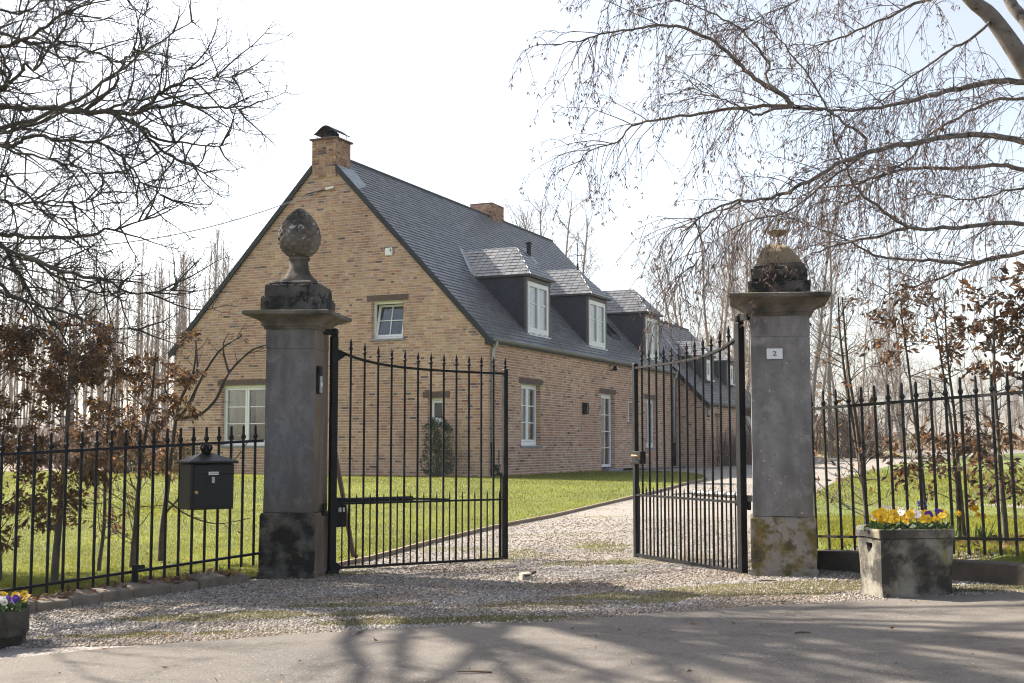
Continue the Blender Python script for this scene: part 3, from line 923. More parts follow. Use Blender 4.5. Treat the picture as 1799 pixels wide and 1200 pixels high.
mb = MB(); mb.tube([(WU0 - .06, WR, 5.26), (WU1 + .1, WR, 5.26)], .05, 8); mb.build('ridge_capping', MAT['slate_side'], wroof, colors=True)
mb = MB(); pts = []
for u in (WU0 - .11, WU0 - .055):
    for (v, dz) in ((WV - .14, -.12), (.0, -.12), (.0, .06), (WV - .14, .06)): pts.append(wp(u, v, dz))
mb.hexa(pts); mb.build('bargeboard', MAT['dark_board'], wing)
half_gutter(wing, WU0 - .05, WU1, WV - .14, 2.06)
downpipe(wing, WU0 + .12, WV - .08, 2.0, 1.6, 1.62)
for i, uc in enumerate((17.35, 20.3)):
    dormer(wing, uc, 1.0, -.42, 2.95, 3.72, .52, .06, .10, 0, 6, 70 + 5 * i, WE - WS * WV + .03, WS)

# things fixed to the house
def on_house(name, label, cat, a, b, z, rot=0):
    return empty(name, hw(a, b, z), math.pi / 2 - TH + rot, label, cat)
al = on_house('alarm_box', 'small white alarm box high on the brick gable', 'alarm', 0, 2.545, 5.09)
mb = MB(); mb.box(-.07, -.012, -.09, .09, 0, .18); mb.build('case', MAT['white'], al, bevel=.012)
mb = MB(); mb.box(-.074, -.066, -.07, -.035, .09, .15); mb.build('light_lens', MAT['ink'], al)
lp = on_house('wall_lamp', 'black lantern wall lamp beside the glazed door', 'lamp', 5.92, 0, 1.5)
mb = MB(); mb.box(-.06, .06, -.03, -.012, .0, .32); mb.build('backplate', MAT['plastic'], lp)
mb = MB(); mb.box(-.06, .06, -.15, -.03, .285, .31); mb.box(-.06, .06, -.15, -.03, .0, .02)
for x in (-.055, .055):
    for y in (-.145, -.04): mb.box(x - .005, x + .005, y - .005, y + .005, .02, .285)
mb.build('lantern_frame', MAT['plastic'], lp)
mb = MB(); mb.box(-.05, .05, -.14, -.045, .021, .284); mb.build('lantern_glass', MAT['dark_glass'], lp)
mb = MB(); mb.lathe([(.018, .03), (.018, .08), (.03, .12), (.02, .16)], 8, (0, -.09, 0)); mb.build('bulb', MAT['blind'], lp)
sp = on_house('spotlight', 'small dark floodlight under the gutter above the door', 'lamp', 8.12, 0, 2.78)
mb = MB(); mb.tube([(0, -.012, .02), (0, -.06, .02), (0, -.1, .05)], .02, 8); mb.build('bracket', MAT['plastic'], sp)
mb = MB(); mb.lathe([(.03, -.06), (.07, -.04), (.075, .05), (.07, .06)], 12); hd = mb.build('lamp_head', MAT['plastic'], sp); hd.location = (.04, -.14, .07); hd.rotation_euler = (rad(70), rad(40), 0)
mb = MB(); mb.lathe([(.064, .058), (.06, .066)], 12); gl = mb.build('lens', MAT['white'], hd)
mt = on_house('doormat', 'dark mat rolled beside the doorstep of the glazed door', 'doormat', 8.85, -.42, -.03)
mb = MB(); mb.box(-.38, .38, -.24, .24, 0, .045); mb.box(-.34, .34, -.2, .2, .045, .06); mb.build('mat', MAT['plastic'], mt, bevel=.015)
# overhead cable fixed under the gable apex
cb = empty('overhead_cable', hw(-.05, 4.4, 6.72), 0, 'thin overhead cable running from the gable top to the left', 'cable')
A = hw(-.05, 4.52, 6.76); B = at(-60, 447, 19.0)
pts = [A.lerp(B, k / 14) - Vector((0, 0, .35 * math.sin(math.pi * k / 14))) - cb.location for k in range(15)]
mb = MB(); mb.tube(pts, .011, 5); mb.build('cable_line', MAT['zinc'], cb)
mb = MB(); mb.tube([hw(-.06, 4.25, 6.79) - cb.location, hw(-.06, 4.52, 6.76) - cb.location], [.02, .014], 6); mb.tube([hw(-.06, 4.52, 6.76) - cb.location, hw(-.06, 4.85, 6.72) - cb.location], [.022, .01], 6); mb.build('cable_clamp', MAT['iron'], cb)
mb = MB(); mb.bar(hw(-.07, 4.06, 6.83) - cb.location, hw(-.07, 4.28, 6.80) - cb.location, .05, .05); mb.build('junction_box', MAT['white'], cb)

# ------------------------------------------------------------------ ground, road, drive, lawns
def sheet(name, poly, mat, dz, step, ymax=None):
    bm = bmesh.new()
    f = bm.faces.new([bm.verts.new((x, y, 0)) for x, y in poly])
    bmesh.ops.triangulate(bm, faces=[f])
    xs = [p[0] for p in poly]; ys = [p[1] for p in poly]
    for lo, hi, no in ((min(xs), max(xs), (1, 0, 0)), (min(ys), max(ys), (0, 1, 0))):
        c = lo + step
        while c < hi:
            far = step if abs(c) < 16 else step * 6
            g = list(bm.verts) + list(bm.edges) + list(bm.faces)
            bmesh.ops.bisect_plane(bm, geom=g, dist=1e-5, plane_co=(no[0] * c, no[1] * c, 0), plane_no=no)
            c += far
    for v in bm.verts: v.co.z = gz(v.co.x, v.co.y) + dz
    bmesh.ops.recalc_face_normals(bm, faces=bm.faces)
    for f in bm.faces:
        if f.normal.z < 0: f.normal_flip()
        f.smooth = True
    me = bpy.data.meshes.new(name); bm.to_mesh(me); bm.free()
    o = link_mesh(name, me, mat)
    return tag(o, kind='structure')

def inside(poly, x, y):
    c = False; n = len(poly); j = n - 1
    for i in range(n):
        xi, yi = poly[i]; xj, yj = poly[j]
        if (yi > y) != (yj > y) and x < (xj - xi) * (y - yi) / (yj - yi) + xi: c = not c
        j = i
    return c

# gravel: pebble cells, moss and trodden earth patches
def gravel_mat():
    m, nt, b = new_mat('gravel_bed')
    tc = nt.nodes.new('ShaderNodeTexCoord')
    v = nt.nodes.new('ShaderNodeTexVoronoi'); v.inputs['Scale'].default_value = 55
    nt.links.new(tc.outputs['Object'], v.inputs['Vector'])
    bw = nt.nodes.new('ShaderNodeRGBToBW'); nt.links.new(v.outputs['Color'], bw.inputs['Color'])
    col = mixc(nt, bw.outputs['Val'], (.14, .12, .105), (.38, .34, .30))
    n1 = noise_node(nt, .9, 6); col = mixc(nt, ramp(nt, n1.outputs['Fac'], .45, .7), col, (.27, .235, .20))
    n2 = noise_node(nt, .75, 8, .62, stretch=(.6, 1.6, 1)); col = mixc(nt, ramp(nt, n2.outputs['Fac'], .555, .66), col, (.15, .15, .045))
    n3 = noise_node(nt, 1.7, 8, .6); col = mixc(nt, ramp(nt, n3.outputs['Fac'], .6, .72), col, (.13, .10, .07))
    nt.links.new(col, b.inputs['Base Color']); b.inputs['Roughness'].default_value = .95
    bp = nt.nodes.new('ShaderNodeBump'); bp.inputs['Distance'].default_value = .012; bp.invert = True
    nt.links.new(v.outputs['Distance'], bp.inputs['Height']); nt.links.new(bp.outputs['Normal'], b.inputs['Normal'])
    return m
def asphalt_mat():
    m, nt, b = new_mat('worn_asphalt')
    n0 = noise_node(nt, 95, 5, .75); n1 = noise_node(nt, .5, 6); n2 = noise_node(nt, 1.6, 9, .68); n3 = noise_node(nt, 38, 3, .6); n4 = noise_node(nt, 6, 8, .7)
    col = mixc(nt, ramp(nt, n0.outputs['Fac'], .36, .64), (.085, .075, .066), (.235, .208, .182))
    col = mixc(nt, ramp(nt, n1.outputs['Fac'], .42, .68), col, (.20, .172, .145))
    col2 = mixc(nt, ramp(nt, n0.outputs['Fac'], .36, .64), (.055, .047, .041), (.155, .134, .115))
    col = mixc(nt, ramp(nt, n2.outputs['Fac'], .50, .66), col, col2)
    col = mixc(nt, ramp(nt, n3.outputs['Fac'], .66, .70), col, (.34, .31, .28))
    col = mixc(nt, ramp(nt, n4.outputs['Fac'], .60, .72), col, (.07, .06, .05))
    nt.links.new(col, b.inputs['Base Color']); b.inputs['Roughness'].default_value = .9
    b.inputs['Specular IOR Level'].default_value = .3
    v = noise_node(nt, 70, 6, .75)
    bp = nt.nodes.new('ShaderNodeBump'); bp.inputs['Distance'].default_value = .012
    nt.links.new(v.outputs['Fac'], bp.inputs['Height']); nt.links.new(bp.outputs['Normal'], b.inputs['Normal'])
    return m
M_gravel = gravel_mat(); M_asph = asphalt_mat()
M_lawn = M('lawn_soil', (.085, .11, .017), (.15, .175, .03), 1.2, .95, .02, 30, layers=(((.15, .15, .045), 2.2, .52, .72), ((.06, .08, .015), .5, .5, .7)))
M_litter = M('woodland_floor', (.14, .105, .075), (.21, .165, .12), .5, .95, .03, 8, layers=(((.10, .115, .04), .25, .55, .7),))

xs = np.concatenate([np.linspace(-500, -60, 12), np.linspace(-50, -10, 21), np.arange(-9, 9.01, .3), np.linspace(10, 50, 21), np.linspace(60, 500, 12)])
ys = np.concatenate([np.linspace(-60, -5, 8), np.arange(-3, 30.01, .5), np.linspace(32, 80, 25), np.linspace(90, 700, 16)])
gv = np.array([(x, y, gz(x, y) - .05) for y in ys for x in xs])
nx = len(xs)
gf = np.array([(j * nx + i, j * nx + i + 1, (j + 1) * nx + i + 1, (j + 1) * nx + i) for j in range(len(ys) - 1) for i in range(nx - 1)])
tag(arr_mesh('ground', gv, gf, M_litter, smooth=True), kind='structure')

ROAD = [(-40, -16.0), (-12, .6), (-6, 4.6), (-4.2, 5.85), (-2.77, 6.8), (-2.25, 7.1), (-1.34, 7.41), (-.35, 7.66), (.35, 7.73), (1.1, 8.04), (2.07, 8.28), (2.68, 8.41), (3.52, 8.62), (6, 9.6), (12, 12.6), (40, 29)]
def wob(pts, n, amp, seed):
    """smooth a line of points and roughen it a little"""
    out = []
    for i in range(len(pts) - 1):
        p0, p1, p2, p3 = pts[max(i - 1, 0)], pts[i], pts[i + 1], pts[min(i + 2, len(pts) - 1)]
        d = math.hypot(p2[0] - p1[0], p2[1] - p1[1])
        k = max(1, int(d / n)) if d < 8 else 1
        for j in range(k):
            t = j / k
            q = [.5 * ((2 * b) + (-a + c) * t + (2 * a - 5 * b + 4 * c - d_) * t * t + (-a + 3 * b - 3 * c + d_) * t ** 3) for a, b, c, d_ in zip(p0, p1, p2, p3)]
            w = mnoise.noise(Vector((q[0] * 2.2, q[1] * 2.2, seed))) * amp + mnoise.noise(Vector((q[0] * 9, q[1] * 9, seed))) * amp * .4
            out.append((q[0], q[1] + w))
    out.append(pts[-1]); return out
road_edge = wob(ROAD, .12, .05, 3.0)
road = sheet('road', road_edge + [(40, -40), (-40, -40)], M_asph, 0.006, .6)

EDGE = [(-1.9, 11.25), (-1.62, 11.55), (-1.37, 12.1), (-1.07, 13.06), (-.53, 14.49), (-.03, 15.65), (.51, 16.69), (1.24, 18.43), (1.95, 20.14), (2.62, 21.83), (3.37, 23.94), (3.88, 25.35), (4.25, 27.2), (4.45, 29.5), (4.3, 31.2), (3.6, 32.6)]
RL = [(2.58, 10.46), (2.6, 11.4), (3.2, 14.5), (4.83, 20.2), (6.65, 25.3), (9.34, 32.8), (12.26, 39.5), (16.05, 46.2), (22.27, 55.9), (40, 76)]
KERB = [(-2.2, 10.55), (-2.75, 9.72), (-3.3, 8.95), (-3.75, 8.3), (-4.6, 7.3), (-7.5, 4.4), (-14, -1)]
PLIN = [(2.5, 10.42), (2.95, 9.86), (3.68, 8.86), (4.35, 9.1), (8, 10.9), (14, 14)]
edge_s = wob(EDGE, .4, .02, 5.0)
drive_poly = [p for p in road_edge if -7.4 < p[0] < 5.0] + [(4.35, 9.15), (3.68, 8.95)] + [(2.95, 9.9), (2.56, 10.42)] + RL[0:] + [(60, 90), (30, 70), (14.5, 60), (11, 50), (7, 46), (5.4, 40), (4.9, 38), (3.4, 35), (2.4, 33.2)] + edge_s[::-1] + [(-2.15, 10.6), (-2.7, 9.75), (-3.25, 8.98), (-3.7, 8.33), (-4.55, 7.33)]
sheet('gravel_drive', drive_poly, M_gravel, 0.0, .6)
lawn_poly = edge_s + [(2.3, 33.4), (0, 35.2), (-9.3, 34), (-13.4, 32.6), (-45, 32), (-45, 6.5), (-7, 5.2), (-4.68, 7.4), (-3.85, 8.35), (-3.4, 9.0), (-2.85, 9.78), (-2.25, 10.7)]
sheet('lawn', lawn_poly, M_lawn, 0.012, .6)
lawn2_poly = RL + [(60, 76), (60, 30), (14, 14.1), (8, 11.0), (4.4, 9.25), (3.74, 9.02), (3.0, 9.98)]
sheet('side_lawn', lawn2_poly, M_lawn, 0.012, .6)
# paving strip along the long wall
pth = [hw(8.4, -.15, 0), hw(14.3, -.15, 0), hw(14.3, -.75, 0), hw(8.4, -.75, 0)]
sheet('path', [(p.x, p.y) for p in pth], MAT['sill'], .03, .8)

# timber edging between lawn and drive
mb = MB(); pv = [Vector((x, y, gz(x, y))) for x, y in edge_s]
for i in range(len(pv) - 1): mb.bar(pv[i] + Vector((0, 0, .0)), pv[i + 1] + Vector((0, 0, .0)), .035, .085)
tag(mb.build('lawn_edging', M('edging_board', (.20, .15, .10), (.30, .235, .165), 8, .9, .003), normals=True), kind='structure')

# stone kerb under the left fence
kerb = tag(empty('kerb'), kind='structure')
M_kerb = M('kerb_stone', (.14, .112, .085), (.22, .18, .14), 7, .9, .006, 35, layers=(((.07, .065, .05), 4, .55, .75), ((.12, .13, .04), 6, .62, .75)))
pts = wob(KERB[:6], .01, 0, 1.0)
acc = [Vector((x, y, 0)) for x, y in pts]
L = [0.0]
for i in range(1, len(acc)): L.append(L[-1] + (acc[i] - acc[i - 1]).length)
def along(s):
    for i in range(1, len(L)):
        if s <= L[i]:
            t = (s - L[i - 1]) / max(1e-6, L[i] - L[i - 1]); return acc[i - 1].lerp(acc[i], t)
    return acc[-1]
s = .05; rk = random.Random(4)
while s < L[-1] - .4:
    ln = rk.uniform(.24, .36)
    a, b = along(s), along(s + ln - .012)
    z0 = gz(a.x, a.y); d = (b - a).normalized(); n = Vector((d.y, -d.x, 0))
    if n.x < 0: n = -n
    h = rk.uniform(.055, .08); hi = h + .012 + rk.uniform(0, .02)
    w0, w1 = .03, -.13
    mb = MB()
    P = lambda q, w, z: q + n * w + Vector((0, 0, z0 + z))
    mb.hexa([P(a, .055, -.12), P(b, .055, -.12), P(b, w1, -.12), P(a, w1, -.12), P(a, w0 + rk.uniform(0, .02), h), P(b, w0, h + rk.uniform(-.01, .01)), P(b, w1, hi), P(a, w1, hi)])
    mb.build('kerb_stone', M_kerb, kerb, bevel=.014, seg=2)
    s += ln

# ------------------------------------------------------------------ gate pillars
M_blue = M('bluestone', (.12, .114, .112), (.20, .19, .183), 9, .9, .006, 45, stretch=(1, 1, .5),
           layers=(((.075, .071, .07), 2.2, .42, .64, (1.6, 1.6, .45)), ((.15, .115, .085), 1.6, .48, .70, (1, 1, .3)), ((.36, .35, .33), 26, .66, .72), ((.095, .09, .088), 26, .54, .74), ((.215, .205, .198), 5, .57, .76)))
M_blue2 = M('bluestone_light', (.155, .145, .138), (.27, .255, .245), 9, .9, .006, 45, stretch=(1, 1, .5),
            layers=(((.115, .107, .102), 2.4, .44, .64, (1.6, 1.6, .4)), ((.20, .155, .115), 1.7, .55, .75, (1, 1, .3)), ((.42, .41, .39), 24, .65, .71), ((.14, .131, .124), 26, .54, .74), ((.29, .275, .262), 5, .56, .76)))
M_cap = M('cap_stone', (.115, .098, .078), (.185, .16, .13), 5, .92, .006, 45,
          layers=(((.04, .036, .03), 3.2, .46, .66), ((.12, .12, .035), 4, .56, .74), ((.36, .34, .3), 22, .66, .72)))
M_blackst = M('lichen_black_stone', (.05, .045, .04), (.11, .10, .09), 5, .95, .008, 40,
              layers=(((.018, .017, .015), 9, .47, .56), ((.20, .19, .18), 16, .64, .72), ((.06, .055, .02), 6, .62, .74)))
M_darkbase = M('stained_base', (.10, .092, .08), (.16, .145, .125), 4, .95, .008, 40,
               layers=(((.018, .016, .014), 5.5, .36, .56), ((.16, .125, .05), 9, .57, .70), ((.4, .38, .35), 20, .68, .73)))
M_ochre = M('ochre_lichen_base', (.20, .18, .155), (.28, .25, .22), 5, .95, .008, 40,
            layers=(((.155, .112, .03), 7, .44, .60), ((.10, .085, .032), 14, .52, .64), ((.05, .043, .035), 6, .56, .68), ((.30, .28, .25), 18, .64, .70)))
M_cone = M('pine_cone_stone', (.12, .105, .086), (.20, .175, .145), 6, .92, .006, 50,
           layers=(((.04, .036, .03), 5, .46, .66), ((.42, .41, .39), 15, .62, .66), ((.11, .105, .04), 7, .57, .74)))
M_broken = M('broken_stone', (.24, .19, .12), (.33, .27, .19), 8, .95, .01, 35, layers=(((.05, .045, .03), 6, .6, .72),))
M_moss = M('dark_moss', (.014, .014, .010), (.035, .033, .016), 20, 1.0)

def roughen(o, amt, scale, cuts=0):
    """chip and wear a stone's mesh so that its edges are not machine straight"""
    me = o.data; bm = bmesh.new(); bm.from_mesh(me)
    if cuts: bmesh.ops.subdivide_edges(bm, edges=bm.edges[:], cuts=cuts, use_grid_fill=True)
    bm.normal_update()
    for v in bm.verts:
        n = mnoise.noise_vector(v.co * scale)
        v.co += n * amt
    bm.to_mesh(me); bm.free(); me.update()

def clumps(parent, spots, r0, r1, mat, name='moss', seed=1):
    r = random.Random(seed); mb = MB()
    for p in spots:
        s = r.uniform(r0, r1); vv = []
        for d in ((1, 0, 0), (0, 1, 0), (-1, 0, 0), (0, -1, 0), (0, 0, .6), (0, 0, -.4)):
            vv.append(tuple(p[i] + d[i] * s * r.uniform(.6, 1.4) for i in range(3)))
        mb.add(vv, [(0, 1, 4), (1, 2, 4), (2, 3, 4), (3, 0, 4), (1, 0, 5), (2, 1, 5), (3, 2, 5), (0, 3, 5)])
    return tag(mb.build(name, mat, parent, normals=False, smooth=True), kind='stuff')

def pillar(loc, rz, label, bh, sh, ch, z_base, z_shaft, z_cor, steps, mats, lean=0.0):
    p = empty('gate_pillar', loc, rz, label, 'gate pillar')
    mb = MB(); mb.squares([(bh + .012, -.12), (bh + .012, .045), (bh, .06), (bh, z_base - .02), (bh - .012, z_base)])
    o = mb.build('base_block', mats[0], p); roughen(o, .008, 9, 5)
    zj = z_shaft - .17
    mb = MB(); mb.squares([(sh, z_base + .001), (sh - .004, zj - .003)])
    o = mb.build('shaft', mats[1], p, bevel=.006); roughen(o, .004, 6, 6)
    mb = MB(); mb.squares([(sh - .008, zj - .004), (sh - .008, zj + .002), (sh - .003, zj + .003), (sh - .003, z_shaft)])
    o = mb.build('shaft_top_stone', mats[1], p); roughen(o, .003, 6, 2)
    hgt = z_cor - z_shaft
    prof = [(sh + .012, z_shaft + .0005), (sh + .012, z_shaft + .022), (sh + .028, z_shaft + .024), (sh + .03, z_shaft + .05)]
    for k in range(7):
        t = k / 6
        prof.append((sh + .034 + (ch - sh - .045) * (t ** 1.35), z_shaft + .056 + (hgt - .056 - .042) * (1 - (1 - t) ** 1.25)))
    prof += [(ch, z_cor - .036), (ch, z_cor - .008), (ch - .02, z_cor)]
    mb = MB(); mb.squares(prof)
    o = mb.build('cornice', mats[2], p, bevel=.003); roughen(o, .007, 8, 3)
    z = z_cor
    for (h, zt) in steps:
        mb = MB(); mb.squares([(h, z + .001), (h, zt - .008), (h - .008, zt)])
        o = mb.build('plinth_step', M_blackst, p); roughen(o, .011, 10, 5)
        z = zt
    return p

pL = pillar((-1.895, 10.9, gz(-1.9, 10.7)), rad(-7), 'left stone gate pillar crowned by a carved pine cone', .245, .222, .385, .555, 2.14, 2.295, [(.262, 2.42), (.235, 2.53)], (M_darkbase, M_blue, M_cap))
# the inner side of the left pillar is a paler brown than its other faces
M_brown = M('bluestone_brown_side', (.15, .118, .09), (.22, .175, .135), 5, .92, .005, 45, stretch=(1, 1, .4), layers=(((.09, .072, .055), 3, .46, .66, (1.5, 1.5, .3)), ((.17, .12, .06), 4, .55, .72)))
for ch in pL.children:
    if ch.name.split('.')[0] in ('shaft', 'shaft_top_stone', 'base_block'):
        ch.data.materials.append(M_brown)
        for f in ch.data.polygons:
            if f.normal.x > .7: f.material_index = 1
# moulded collar, neck and pine cone
mb = MB(); mb.squares([(.20, 2.531), (.20, 2.555), (.165, 2.575)])
o = mb.build('collar', M_blackst, pL); roughen(o, .012, 11, 4)
mb = MB(); mb.lathe([(.17, 2.565), (.165, 2.59), (.12, 2.63), (.095, 2.67), (.083, 2.72), (.08, 2.765), (.095, 2.775), (.10, 2.79), (.085, 2.80)], 24)
mb.build('neck', M_cap, pL, smooth=True)
mb = MB(); N, R_ = 72, 52
prof = []
for i in range(R_ + 1):
    t = i / R_
    zz = 2.785 + .455 * t
    rr = .197 * (max(0.0, math.sin(math.pi * (t ** .80) * .985 + .02)) ** .62) * (1 - .10 * t)
    prof.append((max(rr, .012), zz))
for i, (rr, zz) in enumerate(prof):
    for k in range(N):
        a = 2 * math.pi * k / N; t = i / R_
        u_ = (k / N * 12 + t * 6.5) % 1; w_ = (k / N * 12 - t * 6.5) % 1
        d = min(u_, 1 - u_, w_, 1 - w_)
        rel = -.016 * (1 - min(1, d / .16)) + .006 * min(1, d / .5)
        r2 = rr + (rel if rr > .04 else 0) + .003 * mnoise.noise(Vector((a * 3, zz * 20, 1)))
        mb.v.append((r2 * math.cos(a), r2 * math.sin(a), zz))
for i in range(R_):
    for k in range(N):
        k2 = (k + 1) % N
        mb.f.append((i * N + k, i * N + k2, (i + 1) * N + k2, (i + 1) * N + k)); mb.c.append(None)
mb.f.append(tuple(R_ * N + k for k in range(N))); mb.c.append(None)
mb.build('pine_cone', M_cone, pL, smooth=True)
def ledge(h0, h1, z, n, seed):
    r = random.Random(seed); out = []
    for _ in range(n):
        s = r.choice(((1, 0), (-1, 0), (0, -1), (0, -1))); w = r.uniform(-h1, h1); d = r.uniform(h0, h1)
        q = (s[0] * d, w) if s[0] else (w, s[1] * d)
        out.append((q[0], q[1], z + r.uniform(-.01, .006)))
    return out
clumps(pL, ledge(.262, .30, 2.297, 120, 1) + ledge(.23, .262, 2.42, 110, 2) + ledge(.19, .235, 2.53, 110, 3), .005, .013, M_moss, seed=2)

pR = pillar((2.215, 10.2, gz(2.2, 10.0)), rad(-10.8), 'right stone gate pillar with number plate and broken finial', .256, .238, .40, .465, 2.085, 2.262, [(.250, 2.368), (.222, 2.472)], (M_ochre, M_blue2, M_cap))
mb = MB(); mb.squares([(.20, 2.473), (.205, 2.50), (.185, 2.525)])
o = mb.build('collar', M_blackst, pR); roughen(o, .014, 10, 4)
mb = MB(); mb.squares([(.165, 2.515), (.16, 2.56), (.135, 2.62), (.11, 2.66), (.085, 2.685), (.05, 2.70)])
o = mb.build('broken_finial', M_broken, pR); roughen(o, .03, 7, 4)
dish = MB(); dish.lathe([(.012, 2.765), (.03, 2.772), (.07, 2.79), (.092, 2.815), (.085, 2.819), (.055, 2.808), (.012, 2.80)], 20)
dish.tube([(0, 0, 2.66), (.005, 0, 2.75), (.004, .0, 2.93)], .008, 6)
dish.build('dish', M_broken, pR, smooth=False)
clumps(pR, ledge(.25, .29, 2.262, 110, 11) + ledge(.215, .25, 2.368, 120, 12) + ledge(.17, .222, 2.472, 120, 13), .005, .013, M_moss, seed=3)

# plates and boxes on the pillars (things of their own)
def on_pillar(p, name, label, cat, x, y, z):
    q = p.matrix_basis @ Vector((x, y, z))
    o = empty(name, q, p.rotation_euler.z, label, cat); return o
nb = on_pillar(pR, 'number_plate', 'small white plate with the number 2 on the right pillar', 'sign', -.045, -.237, 1.775)
mb = MB(); mb.box(-.063, .063, -.010, .0, -.043, .043); mb.build('plate', MAT['plate'], nb, bevel=.003)
def text_mesh(name, s, size, mat, parent, loc, rot):
    cu = bpy.data.curves.new(name, 'FONT'); cu.body = s; cu.size = size; cu.extrude = .0015; cu.align_x = 'CENTER'; cu.align_y = 'CENTER'; cu.offset = size * .012
    tmp = bpy.data.objects.new(name + '_tmp', cu); COL.objects.link(tmp)
    bpy.context.view_layer.update()
    me = bpy.data.meshes.new_from_object(tmp.evaluated_get(bpy.context.evaluated_depsgraph_get()))
    bpy.data.objects.remove(tmp); bpy.data.curves.remove(cu)
    me.materials.clear()
    o = link_mesh(name, me, mat, parent); o.location = loc; o.rotation_euler = rot
    return o
dg = text_mesh('digit', '2', .055, MAT['ink'], nb, (0, -.0125, 0), (rad(90), 0, 0))
dg.scale = (1.25, 1, 1)
mk = on_pillar(pR, 'stone_patch', 'smooth square patch on the stone just below the number plate', 'stone', -.045, -.2375, 1.675)
mb = MB(); mb.box(-.062, .062, -.004, .0, -.055, .045); mb.build('patch', M_blue2, mk, bevel=.012)
ic = on_pillar(pL, 'intercom', 'grey intercom with a round button on the left pillar side', 'intercom', .2225, -.125, 1.70)
mb = MB(); mb.box(0, .025, -.045, .045, -.12, .12); mb.build('case', MAT['iron'], ic, bevel=.004)
mb = MB(); mb.box(.0, .03, -.052, -.0, -.118, .02); 
mb = MB(); mb.box(.0251, .031, -.038, .038, -.112, .035); mb.build('faceplate', MAT['zinc'], ic, bevel=.004)
mb = MB(); mb.box(.0251, .032, -.036, .036, .045, .105); mb.build('camera_window', MAT['plastic'], ic, bevel=.004)
mb = MB(); mb.lathe([(.022, 0), (.022, .006), (.018, .008)], 16); bt = mb.build('button', MAT['plate'], ic); bt.location = (.031, 0, -.04); bt.rotation_euler = (0, rad(90), 0)
def photocell(p, x, y, z, label, sx):
    o = on_pillar(p, 'photocell', label, 'sensor', x, y, z)
    mb = MB(); mb.box(min(0, sx * .035), max(0, sx * .035), -.03, .03, -.055, .055); mb.build('housing', MAT['plastic'], o, bevel=.01)
    mb = MB(); mb.box(sx * .0352 - .001, sx * .0352 + .001, -.018, .018, -.03, .03); mb.build('lens', MAT['glass'], o)
photocell(pL, .24, .0, .575, 'small black photocell low on the left pillar beside the gate hinge', 1)
photocell(pR, -.25, -.02, .56, 'small black photocell low on the right pillar beside the gate hinge', -1)
bx = on_pillar(pL, 'control_box', 'black box on the far side of the left pillar by the fence', 'box', -.222, .05, .72)
mb = MB(); mb.box(-.05, 0, -.09, .09, -.14, .14); mb.build('case', MAT['plastic'], bx, bevel=.02)
mb = MB(); mb.box(-.054, -.046, -.07, .07, -.12, .12); mb.build('lid', MAT['iron'], bx, bevel=.004)

# ------------------------------------------------------------------ gate leaves
def spear(mb, x, y, z, r=.0100, tip=.105):
    mb.lathe([(r, -.02), (r, 0), (r * 1.9, .006), (r * 2.0, .014), (r * 1.1, .022), (r * 1.0, .034), (r * 1.35, .05), (r * 1.25, .062), (.0015, tip)], 8, (x, y, z))
def top_z(s, zf=1.812, dz=.158):
    return zf + dz * math.exp(-s / .21)
def gate_leaf(loc, rz, label, L, nb, side, post_up):
    g = empty('gate_leaf', loc, rz, label, 'gate', 'two leaves of the driveway gate')
    I = MAT['iron']
    mb = MB(); mb.squares([(.03, -.03), (.03, 2.09), (.022, 2.10)]); mb.lathe([(.036, 2.101), (.036, 2.15), (.02, 2.165)], 12)
    hp = mb.build('hinge_post', I, g, bevel=.004)
    mb = MB(); mb.bar((-.015, 0, 2.13), (-.13, 0, 2.13), .035, .05); mb.build('hinge_arm', I, hp)
    mb = MB(); mb.squares([(.022, .0), (.022, 1.85), (.018, 1.857)], (L, 0, 0)); ep = mb.build('end_post', I, g, bevel=.003)
    # rails
    mb = MB(); N = 22
    for i in range(N):
        a, b = i / N, (i + 1) / N
        mb.bar((.03 + (L - .05) * a, 0, top_z(a)), (.03 + (L - .05) * b, 0, top_z(b)), .035, .02)
    tr = mb.build('top_rail', I, g)
    mb = MB(); mb.add([(.03, -.008, 1.97), (.03, .008, 1.97), (.03, .008, 1.87), (.03, -.008, 1.87), (.12, -.008, 1.93), (.12, .008, 1.93)], [(0, 1, 5, 4), (3, 4, 5, 2), (0, 4, 3), (1, 2, 5), (0, 3, 2, 1)]); mb.build('gusset', I, tr)
    mb = MB(); mb.bar((.03, 0, .61), (L - .022, 0, .61), .035, .018); mb.build('middle_rail', I, g)
    mb = MB(); mb.bar((.03, 0, .05), (L - .022, 0, .05), .035, .022); mb.build('bottom_rail', I, g)
    for z in (.61, .05):
        mb = MB(); mb.add([(.03, -.007, z + .06), (.03, .007, z + .06), (.10, .007, z), (.10, -.007, z), (.03, -.007, z - .06), (.03, .007, z - .06)], [(0, 1, 2, 3), (3, 2, 5, 4), (0, 3, 4), (1, 5, 2), (0, 4, 5, 1)]); mb.build('gusset', I, g)
    pitch_ = (L - .06) / (nb + .72)
    for k in range(nb):
        x = .03 + pitch_ * (k + .98)
        zt = top_z((x - .03) / (L - .05)) + .058
        mb = MB(); mb.tube([(x, 0, .06), (x, 0, zt)], .0104, 8); spear(mb, x, 0, zt)
        mb.build('bar', I, g, normals=True)
    for k in range(nb + 1):
        x = .03 + pitch_ * (k + .48)
        if x > L - .03: break
        mb = MB(); mb.tube([(x, 0, .06), (x, 0, .66), (x, 0, .70)], [.0072, .0072, .001], 6)
        mb.build('dog_bar', I, g)
    return g, pitch_
gl, _ = gate_leaf((-1.585, 10.98, gz(-1.58, 10.98) + .0), math.atan2(.93, 1.52), 'left leaf of the black iron driveway gate, swung open', 1.78, 12, 1, 0)
